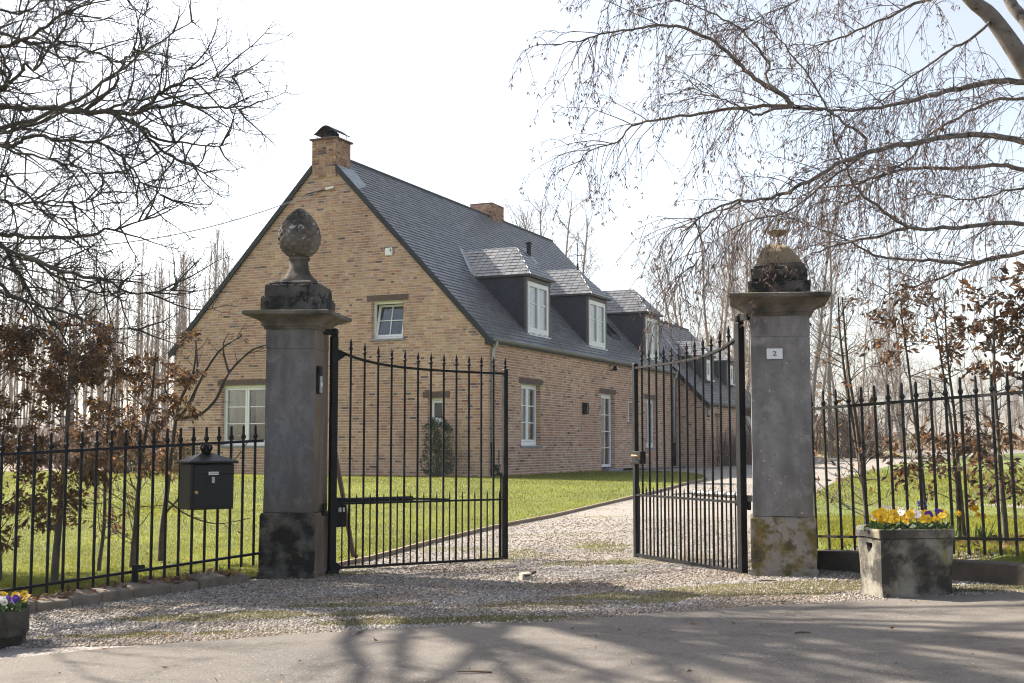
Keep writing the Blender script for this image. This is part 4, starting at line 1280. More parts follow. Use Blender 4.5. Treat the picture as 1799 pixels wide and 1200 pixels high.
mb = MB(); spear(mb, 1.78, 0, 1.87); mb.tube([(1.78, 0, 1.85), (1.78, 0, 1.875)], .0085, 8); mb.build('spearhead', MAT['iron'], gl)
mb = MB(); mb.tube([(1.745, .02, .85), (1.745, .02, -.06)], .009, 6); mb.tube([(1.745, .02, .85), (1.69, .02, .855), (1.67, .02, .84)], .008, 6); mb.build('drop_bolt', MAT['iron'], gl)
mb = MB(); mb.box(1.75, 1.81, .0, .05, -.02, .06); mb.build('foot_stop', MAT['iron'], gl)
mb = MB(); mb.box(1.725, 1.735, .03, .04, .95, 1.08); mb.build('latch_plate', MAT['iron'], gl)
mb = MB(); mb.tube([(.10, .09, .63), (.82, .06, .635)], .026, 10); mb.tube([(.82, .06, .635), (1.2, .04, .62)], .010, 8); mb.box(.05, .14, .03, .14, .60, .66); op = mb.build('opener_arm', MAT['plastic'], gl)
mb = MB(); mb.box(.055, .155, .04, .14, .40, .595); mb.build('opener_housing', MAT['plastic'], op, bevel=.012)
mb = MB(); mb.box(.075, .135, .034, .039, .535, .575); mb.build('opener_label', MAT['plate'], op)
mb = MB(); mb.box(-.05, .06, -.035, .035, -.05, .03); mb.build('floor_hinge', MAT['iron'], gl, bevel=.012)

gr_, _ = gate_leaf((1.885, 10.2, gz(1.9, 10.2) - .035), math.atan2(1.58, -.705), 'right leaf of the black iron driveway gate, swung open', 1.74, 12, -1, 0)
mb = MB(); mb.box(1.60, 1.76, -.03, .03, .90, 1.02); lb = mb.build('lock_box', MAT['iron'], gr_, bevel=.006)
for sy in (-1, 1):
    mb = MB(); mb.tube([(1.70, sy * .03, .98), (1.70, sy * .065, .98), (1.62, sy * .07, .978), (1.57, sy * .07, .975)], .010, 8); mb.build('lever_handle', MAT['gold'], lb, smooth=True)
mb = MB(); mb.tube([(.10, -.09, .66), (.82, -.06, .66)], .026, 10); mb.tube([(.82, -.06, .66), (1.15, -.04, .64)], .010, 8); mb.box(-.16, .12, -.10, -.04, .62, .67); mb.build('opener_arm', MAT['gutter'], gr_)

# timber prop behind the left leaf
wp_ = empty('wooden_prop', (-1.38, 11.55, gz(-1.4, 11.6)), 0, 'brown wooden prop leaning behind the hinge of the left gate leaf', 'prop')
mb = MB(); a = at(621, 978, 11.5) - wp_.location; b = at(588, 790, 11.75) - wp_.location; mb.bar(a, b, .035, .07, up=(0, 1, 0)); mb.build('stake', MAT['wood'], wp_, bevel=.004)
mb = MB(); mb.bar(a + Vector((-.02, 0, .02)), a + Vector((.04, 0, .0)), .05, .03); mb.build('stake_foot', MAT['wood'], wp_)

# ------------------------------------------------------------------ railings
def railing(name, label, A, B, n, top, bot, foot, spike, mat, lean=0.0, ball=False, ext=0):
    A = Vector(A); B = Vector(B)
    f = empty(name, (A.x, A.y, gz(A.x, A.y)), 0, label, 'fence')
    o0 = f.location
    lerp = lambda t, q: q[0] + (q[1] - q[0]) * t
    P = lambda t, z, dl=0.0: A.lerp(B, t) + (B - A).normalized() * (lean * (z - 0.3)) + Vector((0, 0, z)) - o0
    t1 = 1 + ext / (n - 1)
    for nm, q, h in (('top_rail', top, .022), ('bottom_rail', bot, .02)):
        mb = MB()
        K = 12
        for i in range(K):
            a = -.035 + (t1 + .035) * i / K; b = -.035 + (t1 + .035) * (i + 1) / K
            mb.bar(P(a, lerp(a, q) - A.z * 0), P(b, lerp(b, q)), .03, h)
        mb.build(nm, mat, f)
    for i in range(n + ext):
        t = i / (n - 1)
        mb = MB()
        zt = lerp(t, spike); zr = lerp(t, top); j = rng.uniform(-.004, .004)
        mb.tube([P(t, lerp(t, foot)), P(t, zr), P(t, zt - .01), P(t, zt)], [.0115, .0115, .0105, .005], 8)
        c = P(t, zr + .042); mb.lathe([(.01, -.022), (.019, -.013), (.0215, 0), (.018, .013), (.01, .022)], 8, tuple(c))
        mb.build('bar', mat, f, normals=True)
    return f
fl = railing('iron_railing', 'black iron railing with the letterbox, left of the gate', (-2.2, 10.62, 0), (-3.66, 8.9, 0), 19, (1.125, 1.026), (.167, .054), (.07, -.01), (1.262, 1.17), MAT['iron'], ext=12)
mb = MB(); pp = at(240, 1000, 9.72) - fl.location; mb.box(pp.x - .02, pp.x + .02, pp.y - .06, pp.y - .02, -.10, .22); mb.bar((pp.x, pp.y - .04, .2), (pp.x + .05, pp.y + .02, .2), .03, .03); mb.build('stay', MAT['iron'], fl)
fr_ = railing('iron_railing', 'weathered iron railing on a low stone plinth, right of the gate', (2.565, 10.5, 0), (3.66, 9.04, 0), 15, (1.397, 1.470), (.325, .412), (.22, .29), (1.545, 1.625), MAT['iron_old'], lean=-.028, ext=2)
# the railing turns the corner and goes on along the road
A2, B2 = Vector((3.72, 9.0, 0)), Vector((6.4, 10.27, 0))
for nm, z, h in (('top_rail', 1.475, .022), ('bottom_rail', .415, .02)):
    mb = MB(); mb.bar(A2 + Vector((0, 0, z)) - fr_.location, B2 + Vector((0, 0, z)) - fr_.location, .03, h); mb.build(nm, MAT['iron_old'], fr_)
for i in range(22):
    q = A2.lerp(B2, (i + .5) / 22) - fr_.location; mb = MB(); zo = Vector((0, 0, 1))
    mb.tube([q + zo * .28, q + zo * 1.475, q + zo * 1.62, q + zo * 1.63], [.0115, .0115, .0105, .005], 8)
    mb.lathe([(.01, -.022), (.019, -.013), (.0215, 0), (.018, .013), (.01, .022)], 8, tuple(q + zo * 1.517)); mb.build('bar', MAT['iron_old'], fr_)
for (z, s_) in ((1.02, .03), (.60, .03), (1.33, .02)):
    mb = MB()
    for k in range(12):
        a0, a1 = 2 * math.pi * k / 12, 2 * math.pi * (k + 1) / 12
        mb.tube([(-.05 + .022 * math.cos(a0), .0, z + .022 * math.sin(a0)), (-.05 + .022 * math.cos(a1), .0, z + .022 * math.sin(a1))], .007, 5, cap=False)
    mb.tube([(-.10, 0, z), (-.07, 0, z)], .008, 5)
    mb.build('wall_eye', MAT['iron_old'], fr_)
# plinth of the right railing
pw = empty('railing_plinth', (2.55, 10.4, gz(2.5, 10.4)), 0, 'low dark stone plinth wall under the right railing', 'wall')
M_plin = M('dark_plinth', (.045, .038, .032), (.085, .07, .058), 5, .95, .006, 40, layers=(((.13, .12, .10), 7, .62, .75), ((.06, .07, .025), 3, .6, .75)))
seq = [Vector((2.52, 10.44, 0)), Vector((3.05, 9.72, 0)), Vector((3.7, 8.86, 0)), Vector((4.5, 9.2, 0)), Vector((6.5, 10.2, 0))]
for i in range(len(seq) - 1):
    a, b = seq[i], seq[i + 1]; d = (b - a).normalized(); n = Vector((-d.y, d.x, 0)); n = n if n.y > 0 else -n
    mb = MB()
    def Q(q, w, z): return q + n * w + Vector((0, 0, z)) - pw.location
    za, zb = .215 + .0 * i, .245
    mb.hexa([Q(a, -.02, -.1), Q(b, -.02, -.1), Q(b, .16, -.1), Q(a, .16, -.1), Q(a, -.02, za), Q(b, -.02, zb), Q(b, .16, zb), Q(a, .16, za)])
    o = mb.build('coping_stone' if i < 2 else 'plinth_stone', M_plin, pw, bevel=.012); roughen(o, .008, 6, 4)

# ------------------------------------------------------------------ letterbox on the left railing
mbx = at(352, 893, 9.86)
ang = math.atan2(10.62 - 8.9, -2.2 + 3.66)
lbx = empty('letterbox', (mbx.x, mbx.y, mbx.z), ang - .22, 'black letterbox with a crown knob hung on the left railing', 'letterbox')
K_ = M('letterbox_paint', (.005, .0048, .0046), (.009, .0085, .008), 12, .42, .0006, 160, spec=.3)
W_, D_, H_ = .36, .225, .355
mb = MB()
mb.add([(-W_ / 2, -D_, 0), (W_ / 2, -D_, .0), (W_ / 2, 0, -.0), (-W_ / 2, 0, -.0), (-W_ / 2, -D_, H_), (W_ / 2, -D_, H_), (W_ / 2, 0, H_), (-W_ / 2, 0, H_)],
       [(0, 3, 2, 1), (4, 5, 6, 7), (0, 1, 5, 4), (1, 2, 6, 5), (2, 3, 7, 6), (3, 0, 4, 7)])
mb.build('case', K_, lbx, bevel=.008)
mb = MB(); o_ = .025; e = H_ + .002
mb.add([(-W_ / 2 - o_, -D_ - o_, e), (W_ / 2 + o_, -D_ - o_, e), (W_ / 2 + o_, .01, e), (-W_ / 2 - o_, .01, e),
        (-W_ / 2 - o_, -D_ - o_, e + .016), (W_ / 2 + o_, -D_ - o_, e + .016), (W_ / 2 + o_, .01, e + .016), (-W_ / 2 - o_, .01, e + .016), (-.03, -D_ / 2 + .02, e + .085), (.03, -D_ / 2 + .02, e + .085)],
       [(0, 3, 2, 1), (0, 1, 5, 4), (1, 2, 6, 5), (2, 3, 7, 6), (3, 0, 4, 7), (4, 5, 9, 8), (5, 6, 9), (6, 7, 8, 9), (7, 4, 8)])
mb.build('lid', K_, lbx, bevel=.004)
mb = MB(); mb.box(-.155, .175, -D_ - .009, -D_, .275, .345); mb.build('flap', K_, lbx, bevel=.004)
mb = MB(); mb.box(-.155, .175, -D_ - .006, -D_, .025, .262); dr = mb.build('front_door', K_, lbx, bevel=.004)
mb = MB(); mb.lathe([(.013, 0), (.013, .009), (.009, .011)], 14); lo_ = mb.build('lock', MAT['gold'], dr); lo_.location = (-.135, -D_ - .005, .135); lo_.rotation_euler = (rad(90), 0, 0)
mb = MB(); mb.box(-.038, .045, -D_ - .012, -D_ - .0095, .268, .292); nm = mb.build('name_plate', MAT['plate'], lbx, bevel=.004)
mb = MB(); xx = -.03
for w in (.004, .006, .004, .007, .003, .006, .004, .006, .005, .006): mb.box(xx, xx + w, -D_ - .0132, -D_ - .0121, .277, .285); xx += w + .0022
mb.build('lettering', MAT['ink'], nm)
mb = MB(); mb.box(-.008, .014, -D_ - .010, -D_ - .0065, .205, .252); mb.build('number_strip', MAT['zinc'], dr)
mb = MB(); z0 = e + .08
mb.lathe([(.03, 0), (.04, .01), (.028, .02)], 14, (0, -D_ / 2 + .02, z0))
for k in range(8):
    a = 2 * math.pi * k / 8; ca, sa = math.cos(a), math.sin(a)
    mb.tube([(ca * .03, sa * .03 - D_ / 2 + .02, z0 + .015), (ca * .045, sa * .045 - D_ / 2 + .02, z0 + .04), (ca * .036, sa * .036 - D_ / 2 + .02, z0 + .062), (0, -D_ / 2 + .02, z0 + .058)], [.009, .011, .011, .006], 6)
mb.lathe([(.006, .055), (.012, .065), (.004, .08)], 8, (0, -D_ / 2 + .02, z0))
mb.build('crown_knob', MAT['iron'], lbx)

# ------------------------------------------------------------------ plants: growing helpers
def rvec(r):
    while True:
        v = Vector((r.uniform(-1, 1), r.uniform(-1, 1), r.uniform(-1, 1)))
        if .05 < v.length < 1: return v.normalized()
def grow(p, d, L, segs, wob_, grav, r):
    pts = [Vector(p)]; d = Vector(d).normalized(); st = L / segs
    for i in range(segs):
        d = (d + rvec(r) * wob_ + Vector((0, 0, grav))).normalized()
        pts.append(pts[-1] + d * st)
    return pts
def side_dir(t, r, ang, bias=None):
    v = rvec(r)
    if bias is not None: v = (v + bias).normalized()
    v = (v - t * v.dot(t))
    if v.length < 1e-3: v = Vector((1, 0, 0)) - t * t.x
    v.normalize()
    return (t * math.cos(ang) + v * math.sin(ang)).normalized()
def sub(mb, pts, rad_at, specs, lv, r, ends):
    """side branches along a line of points, down through the levels of specs"""
    if lv >= len(specs): return
    sp = specs[lv]
    seg = [(pts[i], pts[i + 1], (pts[i + 1] - pts[i]).length) for i in range(len(pts) - 1)]
    tot = sum(s[2] for s in seg)
    n = sp['n'] * tot
    n = int(n) + (1 if r.random() < n - int(n) else 0)
    for _ in range(n):
        t = sp.get('t0', .1) + (1 - sp.get('t0', .1)) * r.random() ** sp.get('pw', .8)
        s = t * tot
        for a, b, l in seg:
            if s <= l or (a is seg[-1][0]): break
            s -= l
        p = a.lerp(b, min(1, s / max(l, 1e-6))); tg = (b - a).normalized()
        d = side_dir(tg, r, rad(r.uniform(*sp['ang'])), sp.get('bias'))
        L = r.uniform(*sp['len']) * (1 - .45 * t)
        q = grow(p, d, L, sp['segs'], sp['wob'], sp['grav'], r)
        r0 = sp['r']
        rr = [r0 * (1 - .75 * i / (len(q) - 1)) for i in range(len(q))]
        mb.tube(q, rr, sp.get('sides', 3), cap=False)
        if lv + 1 < len(specs): sub(mb, q, None, specs, lv + 1, r, ends)
        if sp.get('end') and ends is not None: ends.append((q[-1], (q[-1] - q[-2]).normalized(), q))
def smooth_line(P, k=4):
    out = []
    for i in range(len(P) - 1):
        p0, p1, p2, p3 = P[max(i - 1, 0)], P[i], P[i + 1], P[min(i + 2, len(P) - 1)]
        for j in range(k):
            t = j / k
            out.append(.5 * ((2 * p1) + (p2 - p0) * t + (2 * p0 - 5 * p1 + 4 * p2 - p3) * t * t + (3 * p1 - p0 - 3 * p2 + p3) * t ** 3))
    out.append(P[-1]); return out

# ------------------------------------------------------------------ oak, top left
OAK_Y = 12.0
oak_base = Vector((-7.2, 12.6, gz(-7.2, 12.6)))
oak = empty('oak_tree', oak_base, 0, 'bare oak tree spreading its branches over the left railing', 'tree')
ro = random.Random(77)
tb = MB(); cbm = MB()
tr_pts = [oak_base + Vector(q) for q in ((0, 0, -.2), (.05, 0, 1.0), (.0, .1, 2.4), (.1, 0, 4.2), (.0, -.1, 6.0), (.3, .1, 8.0), (.2, .2, 10.0))]
tr_s = smooth_line(tr_pts, 4)
tb.tube([p - oak_base for p in tr_s], [.42 - .30 * i / (len(tr_s) - 1) for i in range(len(tr_s))], 12)
tb.build('trunk', MAT['bark_oak'], oak, smooth=True)
def trunk_at(z):
    return min(tr_s, key=lambda p: abs(p.z - z))
OAK = [ # (radius, [(px, py, depth)...])
    (.060, [(-60, 188, 12.2), (0, 188, 12.0), (62, 189, 11.8), (129, 195, 11.6), (191, 196, 11.4), (243, 199, 11.2), (300, 182, 11.0), (350, 190, 10.9), (400, 188, 10.8), (436, 200, 10.7)]),
    (.036, [(175, 196, 11.5), (230, 213, 11.3), (280, 242, 11.1), (340, 252, 11.0), (400, 256, 10.9)]),
    (.030, [(230, 213, 11.3), (262, 245, 11.2), (300, 275, 11.1), (350, 300, 11.0), (385, 315, 10.9)]),
    (.050, [(-60, 95, 12.4), (0, 82, 12.2), (60, 62, 12.0), (100, 28, 11.9), (150, 8, 11.8), (230, -8, 11.6)]),
    (.055, [(-60, 180, 12.9), (0, 160, 12.8), (15, 130, 12.7), (0, 95, 12.6), (-20, 60, 12.6)]),
    (.034, [(8, 150, 12.7), (40, 110, 12.5), (62, 120, 12.3), (95, 75, 12.1), (130, 40, 12.0), (160, 0, 11.9)]),
    (.045, [(-40, 262, 12.4), (20, 258, 12.1), (50, 240, 12.0), (110, 246, 11.8), (180, 253, 11.6), (225, 285, 11.5), (255, 325, 11.4), (290, 345, 11.3)]),
    (.030, [(-40, 270, 11.6), (40, 273, 11.4), (110, 285, 11.2), (160, 300, 11.0), (200, 300, 10.9)]),
    (.026, [(55, 75, 12.2), (110, 78, 12.0), (160, 90, 11.9), (215, 108, 11.7), (255, 80, 11.6)]),
    (.034, [(150, 194, 11.6), (200, 150, 11.5), (215, 110, 11.4), (240, 85, 11.3)]),
    (.028, [(243, 199, 11.2), (290, 160, 11.1), (330, 140, 11.0), (370, 138, 10.9), (412, 135, 10.8)]),
    (.024, [(191, 196, 11.4), (225, 178, 11.3), (265, 170, 11.2), (310, 150, 11.1), (340, 115, 11.0)]),
    (.048, [(-60, 425, 11.8), (0, 412, 11.6), (60, 415, 11.4), (130, 415, 11.2), (185, 405, 11.1), (235, 395, 11.0), (268, 378, 10.9)]),
    (.055, [(-60, 400, 12.6), (0, 430, 12.4), (25, 470, 12.2), (50, 515, 12.0), (75, 550, 11.9), (95, 575, 11.8)]),
    (.040, [(-60, 420, 11.5), (10, 440, 11.3), (70, 465, 11.2), (120, 495, 11.1), (160, 510, 11.0), (230, 518, 10.9)]),
    (.036, [(40, 450, 11.2), (110, 478, 11.0), (180, 490, 10.9), (240, 515, 10.8), (320, 510, 10.7)]),
    (.034, [(-40, 505, 11.6), (20, 520, 11.4), (80, 540, 11.2), (140, 560, 11.1), (200, 575, 11.0), (260, 585, 11.0)]),
    (.030, [(-40, 362, 12.0), (30, 360, 11.8), (90, 355, 11.6), (150, 352, 11.5), (190, 335, 11.4)]),
    (.028, [(-40, 320, 12.3), (30, 330, 12.0), (80, 372, 11.9), (130, 382, 11.8), (180, 358, 11.7)]),
    (.032, [(-60, 30, 11.4), (20, 25, 11.2), (70, 5, 11.0), (120, -25, 10.9)]),
]
oak_specs = [dict(n=9, len=(.45, 1.25), ang=(28, 70), segs=5, wob=.26, grav=.03, r=.0092, sides=4, t0=.08),
             dict(n=10, len=(.18, .55), ang=(25, 70), segs=4, wob=.32, grav=.05, r=.0042, sides=3, t0=.1),
             dict(n=16.0, len=(.05, .20), ang=(25, 70), segs=3, wob=.35, grav=.06, r=.0026, sides=3, t0=.2)]
def oak_limb(r0, P, to_trunk=True):
    if to_trunk and P[0].x < -5.0:
        z = max(1.8, P[0].z - .9); P = [trunk_at(z)] + P
    q = smooth_line(P, 4)
    q = [p + rvec(ro) * .02 for p in q]
    n = len(q)
    cbm.tube([p - oak_base for p in q], [max(.005, .62 * r0 * (1 - .86 * i / (n - 1))) for i in range(n)], 7, cap=False)
    mbt = MB(); sub(mbt, [p - oak_base for p in q], None, oak_specs, 0, ro, None)
    cbm.v, base_n = cbm.v, len(cbm.v)
    cbm.f.extend([tuple(i + base_n for i in f) for f in mbt.f]); cbm.v.extend(mbt.v); cbm.c.extend([None] * len(mbt.f))
for r0, pl in OAK:
    oak_limb(r0, [at(*p) for p in pl])
# the crown beyond the picture (it shades the road)
oak_specs_full = oak_specs
oak_specs = [dict(n=2.2, len=(.5, 1.5), ang=(28, 70), segs=4, wob=.26, grav=.03, r=.017, sides=3, t0=.1),
             dict(n=4.5, len=(.2, .7), ang=(25, 70), segs=3, wob=.32, grav=.05, r=.0075, sides=3, t0=.1)]
for k in range(26):
    z = ro.uniform(3.0, 9.5); a = ro.uniform(0, 2 * math.pi)
    L_ = ro.uniform(2.5, 5.0) * (1 if z < 8 else .7)
    d = Vector((math.cos(a), math.sin(a), ro.uniform(.0, .6)))
    if d.x > .2 and z < 7 and d.y < .3: d.x = -d.x
    oak_limb(.07, grow(trunk_at(oak_base.z + z), d, L_, 6, .22, .02, ro), False)
# unseen limbs reaching forward over the drive, added to shade the road
for k in range(30):
    z = ro.uniform(5.9, 9.0)
    a = rad(ro.uniform(-115, 8))
    oak_limb(.12, grow(trunk_at(oak_base.z + z), Vector((math.cos(a), math.sin(a), ro.uniform(.15, .5))), ro.uniform(3.0, 5.2), 7, .16, .01, ro), False)
cbm.build('crown', MAT['bark_oak'], oak, normals=False)

# ------------------------------------------------------------------ birch, top right
bir_base = Vector((6.3, 11.6, gz(6.3, 11.6)))
birch = empty('birch_tree', bir_base, 0, 'bare birch with drooping catkin twigs over the right pillar', 'tree')
rb = random.Random(5)
P = [bir_base + Vector((0, 0, -.2)), bir_base + Vector((-.05, 0, 1.2)), Vector((6.05, 11.6, 3.0)), Vector((5.35, 11.5, 4.0)), at(1799, 112, 11.4), at(1742, 30, 11.4), at(1704, -2, 11.4), at(1650, -70, 11.5), at(1600, -180, 11.7), at(1570, -330, 12.0)]
P[3] = at(1850, 200, 11.5); P[2] = at(1905, 330, 11.5)
q = smooth_line(P, 4); bir_trunk = smooth_line(P, 10)
tb = MB(); n = len(q)
tb.tube([p - bir_base for p in q], [max(.02, .17 - .15 * (i / (n - 1)) ** .8) for i in range(n)], 12)
q2 = smooth_line([at(1850, 200, 11.5), at(1815, 60, 11.6), at(1771, -4, 11.7), at(1740, -120, 11.8), at(1720, -260, 12)], 4)
tb.tube([p - bir_base for p in q2], [.075 - .05 * i / len(q2) for i in range(len(q2))], 8)
tb.build('trunk', MAT['bark_birch'], birch, smooth=True)
BIR = [
    (.052, [(1860, 160, 11.5), (1799, 145, 11.4), (1742, 143, 11.2), (1685, 155, 11.0), (1632, 169, 10.8), (1575, 184, 10.6), (1513, 193, 10.5), (1446, 191, 10.4), (1394, 184, 10.3)]),
    (.030, [(1394, 184, 10.3), (1360, 157, 10.2), (1317, 129, 10.1), (1288, 103, 10.0), (1245, 67, 10.0), (1188, 46, 9.9), (1150, 45, 9.9), (1107, 52, 9.8), (1054, 62, 9.8), (1012, 72, 9.7), (978, 80, 9.7)]),
    (.020, [(1446, 191, 10.4), (1375, 188, 10.3), (1336, 200, 10.2), (1312, 196, 10.2), (1284, 181, 10.1), (1245, 165, 10.0), (1203, 153, 10.0)]),
    (.020, [(1370, 165, 10.3), (1346, 138, 10.4), (1350, 110, 10.5), (1312, 62, 10.5), (1269, 33, 10.5), (1226, 12, 10.5), (1179, 2, 10.5), (1120, 20, 10.5)]),
    (.024, [(1394, 184, 10.3), (1322, 188, 10.4), (1245, 198, 10.5), (1179, 206, 10.5), (1121, 216, 10.5), (1083, 248, 10.4), (1035, 264, 10.4), (1010, 295, 10.3)]),
    (.046, [(1870, 262, 11.5), (1799, 248, 11.3), (1728, 239, 11.0), (1675, 237, 10.7), (1618, 248, 10.4), (1561, 258, 10.2), (1513, 272, 10.0), (1456, 296, 9.8), (1408, 325, 9.6), (1365, 344, 9.5), (1322, 351, 9.4), (1274, 358, 9.3), (1226, 384, 9.2), (1193, 415, 9.2)]),
    (.020, [(1518, 262, 10.0), (1520, 244, 10.0), (1489, 220, 10.0), (1456, 191, 10.0), (1422, 138, 10.0), (1379, 81, 10.0), (1341, 45, 10.0), (1290, 20, 10.0)]),
    (.038, [(1880, 305, 11.6), (1799, 296, 11.5), (1742, 291, 11.4), (1675, 296, 11.2), (1608, 296, 11.0), (1551, 306, 10.9), (1499, 325, 10.8), (1446, 330, 10.7), (1390, 350, 10.6)]),
    (.036, [(1890, 392, 11.3), (1799, 392, 11.0), (1728, 394, 10.8), (1656, 401, 10.6), (1599, 399, 10.4), (1551, 368, 10.3), (1508, 334, 10.2), (1489, 296, 10.1), (1465, 240, 10.0), (1460, 200, 10.0)]),
    (.022, [(1599, 399, 10.4), (1556, 411, 10.3), (1513, 420, 10.3), (1441, 440, 10.2), (1400, 458, 10.4)]),
    (.036, [(1890, 436, 11.6), (1799, 444, 11.4), (1742, 454, 11.2), (1704, 463, 11.0), (1647, 459, 10.9), (1589, 456, 10.8), (1537, 449, 10.7), (1494, 425, 10.6), (1446, 406, 10.6), (1389, 383, 10.6)]),
    (.020, [(1728, 458, 11.1), (1656, 487, 11.0), (1599, 506, 10.9), (1546, 521, 10.9)]),
    (.028, [(1860, 172, 11.6), (1799, 173, 11.5), (1742, 178, 11.3), (1685, 205, 11.1), (1632, 239, 11.0), (1599, 277, 10.9), (1556, 306, 10.9), (1500, 350, 10.8), (1455, 385, 10.8)]),
    (.022, [(1745, 35, 11.4), (1700, 70, 11.2), (1656, 96, 11.1), (1608, 129, 11.0), (1561, 167, 10.9), (1523, 191, 10.8), (1480, 230, 10.8)]),
    (.026, [(1690, -15, 11.4), (1623, 2, 11.2), (1561, 29, 11.0), (1489, 62, 10.9), (1441, 76, 10.8), (1400, 100, 10.7)]),
    (.022, [(1640, -60, 11.4), (1560, -45, 11.0), (1490, -25, 10.8), (1420, -5, 10.6), (1350, 25, 10.5), (1300, 60, 10.4)]),
    (.024, [(1630, -110, 11.5), (1500, -120, 11.0), (1380, -110, 10.6), (1260, -80, 10.4), (1160, -50, 10.2), (1090, -10, 10.0), (1060, 20, 10.0)]),
    (.018, [(1799, 330, 11.5), (1735, 345, 11.4), (1690, 352, 11.3), (1640, 340, 11.2), (1590, 352, 11.2)]),
    (.018, [(1540, 262, 10.3), (1500, 285, 10.2), (1440, 330, 10.1), (1380, 372, 10.0), (1310, 392, 9.9), (1250, 430, 9.9), (1215, 470, 9.9)]),
    (.014, [(1300, 352, 9.4), (1260, 380, 9.5), (1225, 420, 9.5), (1200, 470, 9.6), (1185, 510, 9.6)]),
]
bir_specs = [dict(n=10.0, len=(.35, 1.15), ang=(25, 65), segs=7, wob=.15, grav=-.10, r=.0050, sides=3, t0=.08),
             dict(n=8.5, len=(.18, .62), ang=(25, 60), segs=5, wob=.14, grav=-.26, r=.0028, sides=3, t0=.12, end=True),
             dict(n=7.0, len=(.05, .16), ang=(25, 60), segs=3, wob=.2, grav=-.20, r=.0022, sides=3, t0=.25, end=True)]
hang_specs = [dict(n=4.2, len=(.5, 1.25), ang=(40, 80), segs=8, wob=.07, grav=-.42, r=.0036, sides=3, t0=.38, pw=.7, end=True),
              dict(n=9.0, len=(.05, .16), ang=(25, 55), segs=3, wob=.15, grav=-.2, r=.0021, sides=3, t0=.2, end=True)]
bl = MB(); bt_ = MB(); ends = []
for i, (r0, pl) in enumerate(BIR):
    pp_ = [at(*p) for p in pl]
    if pl[0][0] > 1790:
        pp_ = [min(bir_trunk, key=lambda w: (w - pp_[0] - Vector((.25, 0, -.15))).length)] + pp_
    q = smooth_line(pp_, 4); q = [p + rvec(rb) * .012 - bir_base for p in q]; n = len(q)
    bl.tube(q, [max(.004, .72 * r0 * (1 - .85 * k / (n - 1))) for k in range(n)], 7, cap=False)
    sub(bt_, q, None, bir_specs, 0, rb, ends)
    sub(bt_, q, None, hang_specs, 0, rb, ends)
    ends.append((q[-1], (q[-1] - q[-2]).normalized(), q[-3:]))
bl.build('limbs', MAT['bark_birch'], birch, normals=False, smooth=True)
tag(bt_.build('twigs', MAT['twig_birch'], birch, normals=False), kind='stuff')
ck = MB()
for (p, d, q) in ends:
    if rb.random() < .34: continue
    for k in range(rb.choice((1, 2, 2, 3))):
        dd = (d * .5 + rvec(rb) * .75 + Vector((0, 0, -.55))).normalized(); L_ = rb.uniform(.022, .05)
        ck.tube([p, p + dd * L_ * .45, p + dd * L_], [.002, .0040, .001], 3, cap=False)
    if len(q) > 3 and rb.random() < .6:
        m = q[rb.randrange(1, len(q) - 1)]
        dd = (rvec(rb) * .9 + Vector((0, 0, -.4))).normalized(); L_ = rb.uniform(.015, .032)
        ck.tube([m, m + dd * L_ * .5, m + dd * L_], [.0014, .0026, .0008], 3, cap=False)
tag(ck.build('catkins', MAT['catkin'], birch, normals=False), kind='stuff')

# ------------------------------------------------------------------ leaves
LEAF_T = [(.20, .115, .062), (.17, .098, .058), (.24, .135, .06), (.14, .085, .055), (.12, .078, .056), (.33, .165, .05), (.10, .066, .05), (.20, .13, .085)]
LEAF_D = [(.15, .085, .05), (.11, .068, .046), (.19, .10, .05), (.09, .058, .042), (.075, .05, .038), (.24, .12, .045), (.13, .085, .06)]
def leaves_mesh(name, spots, sizes, mat, parent, tints, r, droop=.6, curl=.45, width=.42):
    V = []; F = []; T = []
    for (p, d), s in zip(spots, sizes):
        d = (Vector(d) + Vector((0, 0, -droop)) + rvec(r) * .5).normalized()
        w = side_dir(d, r, math.pi / 2); n = d.cross(w)
        b = len(V); a = p
        m = p + d * s * .45 + n * s * .10 * r.uniform(-1, 1)
        t = p + d * s + n * s * curl * r.uniform(-1, 1)
        e = w * s * width * .5; u = n * s * r.uniform(-.05, .22)
        V += [a, m + e + u, t, m - e + u, m]
        F += [(b, b + 1, b + 4), (b + 1, b + 2, b + 4), (b + 2, b + 3, b + 4), (b + 3, b, b + 4)]
        c = r.choice(tints); g = r.uniform(.8, 1.25); T += [(c[0] * g, c[1] * g, c[2] * g)] * 4
    if not F: return None
    return tag(arr_mesh(name, np.array([tuple(v) for v in V]), np.array(F), mat, parent, tint=np.array(T)), kind='stuff')

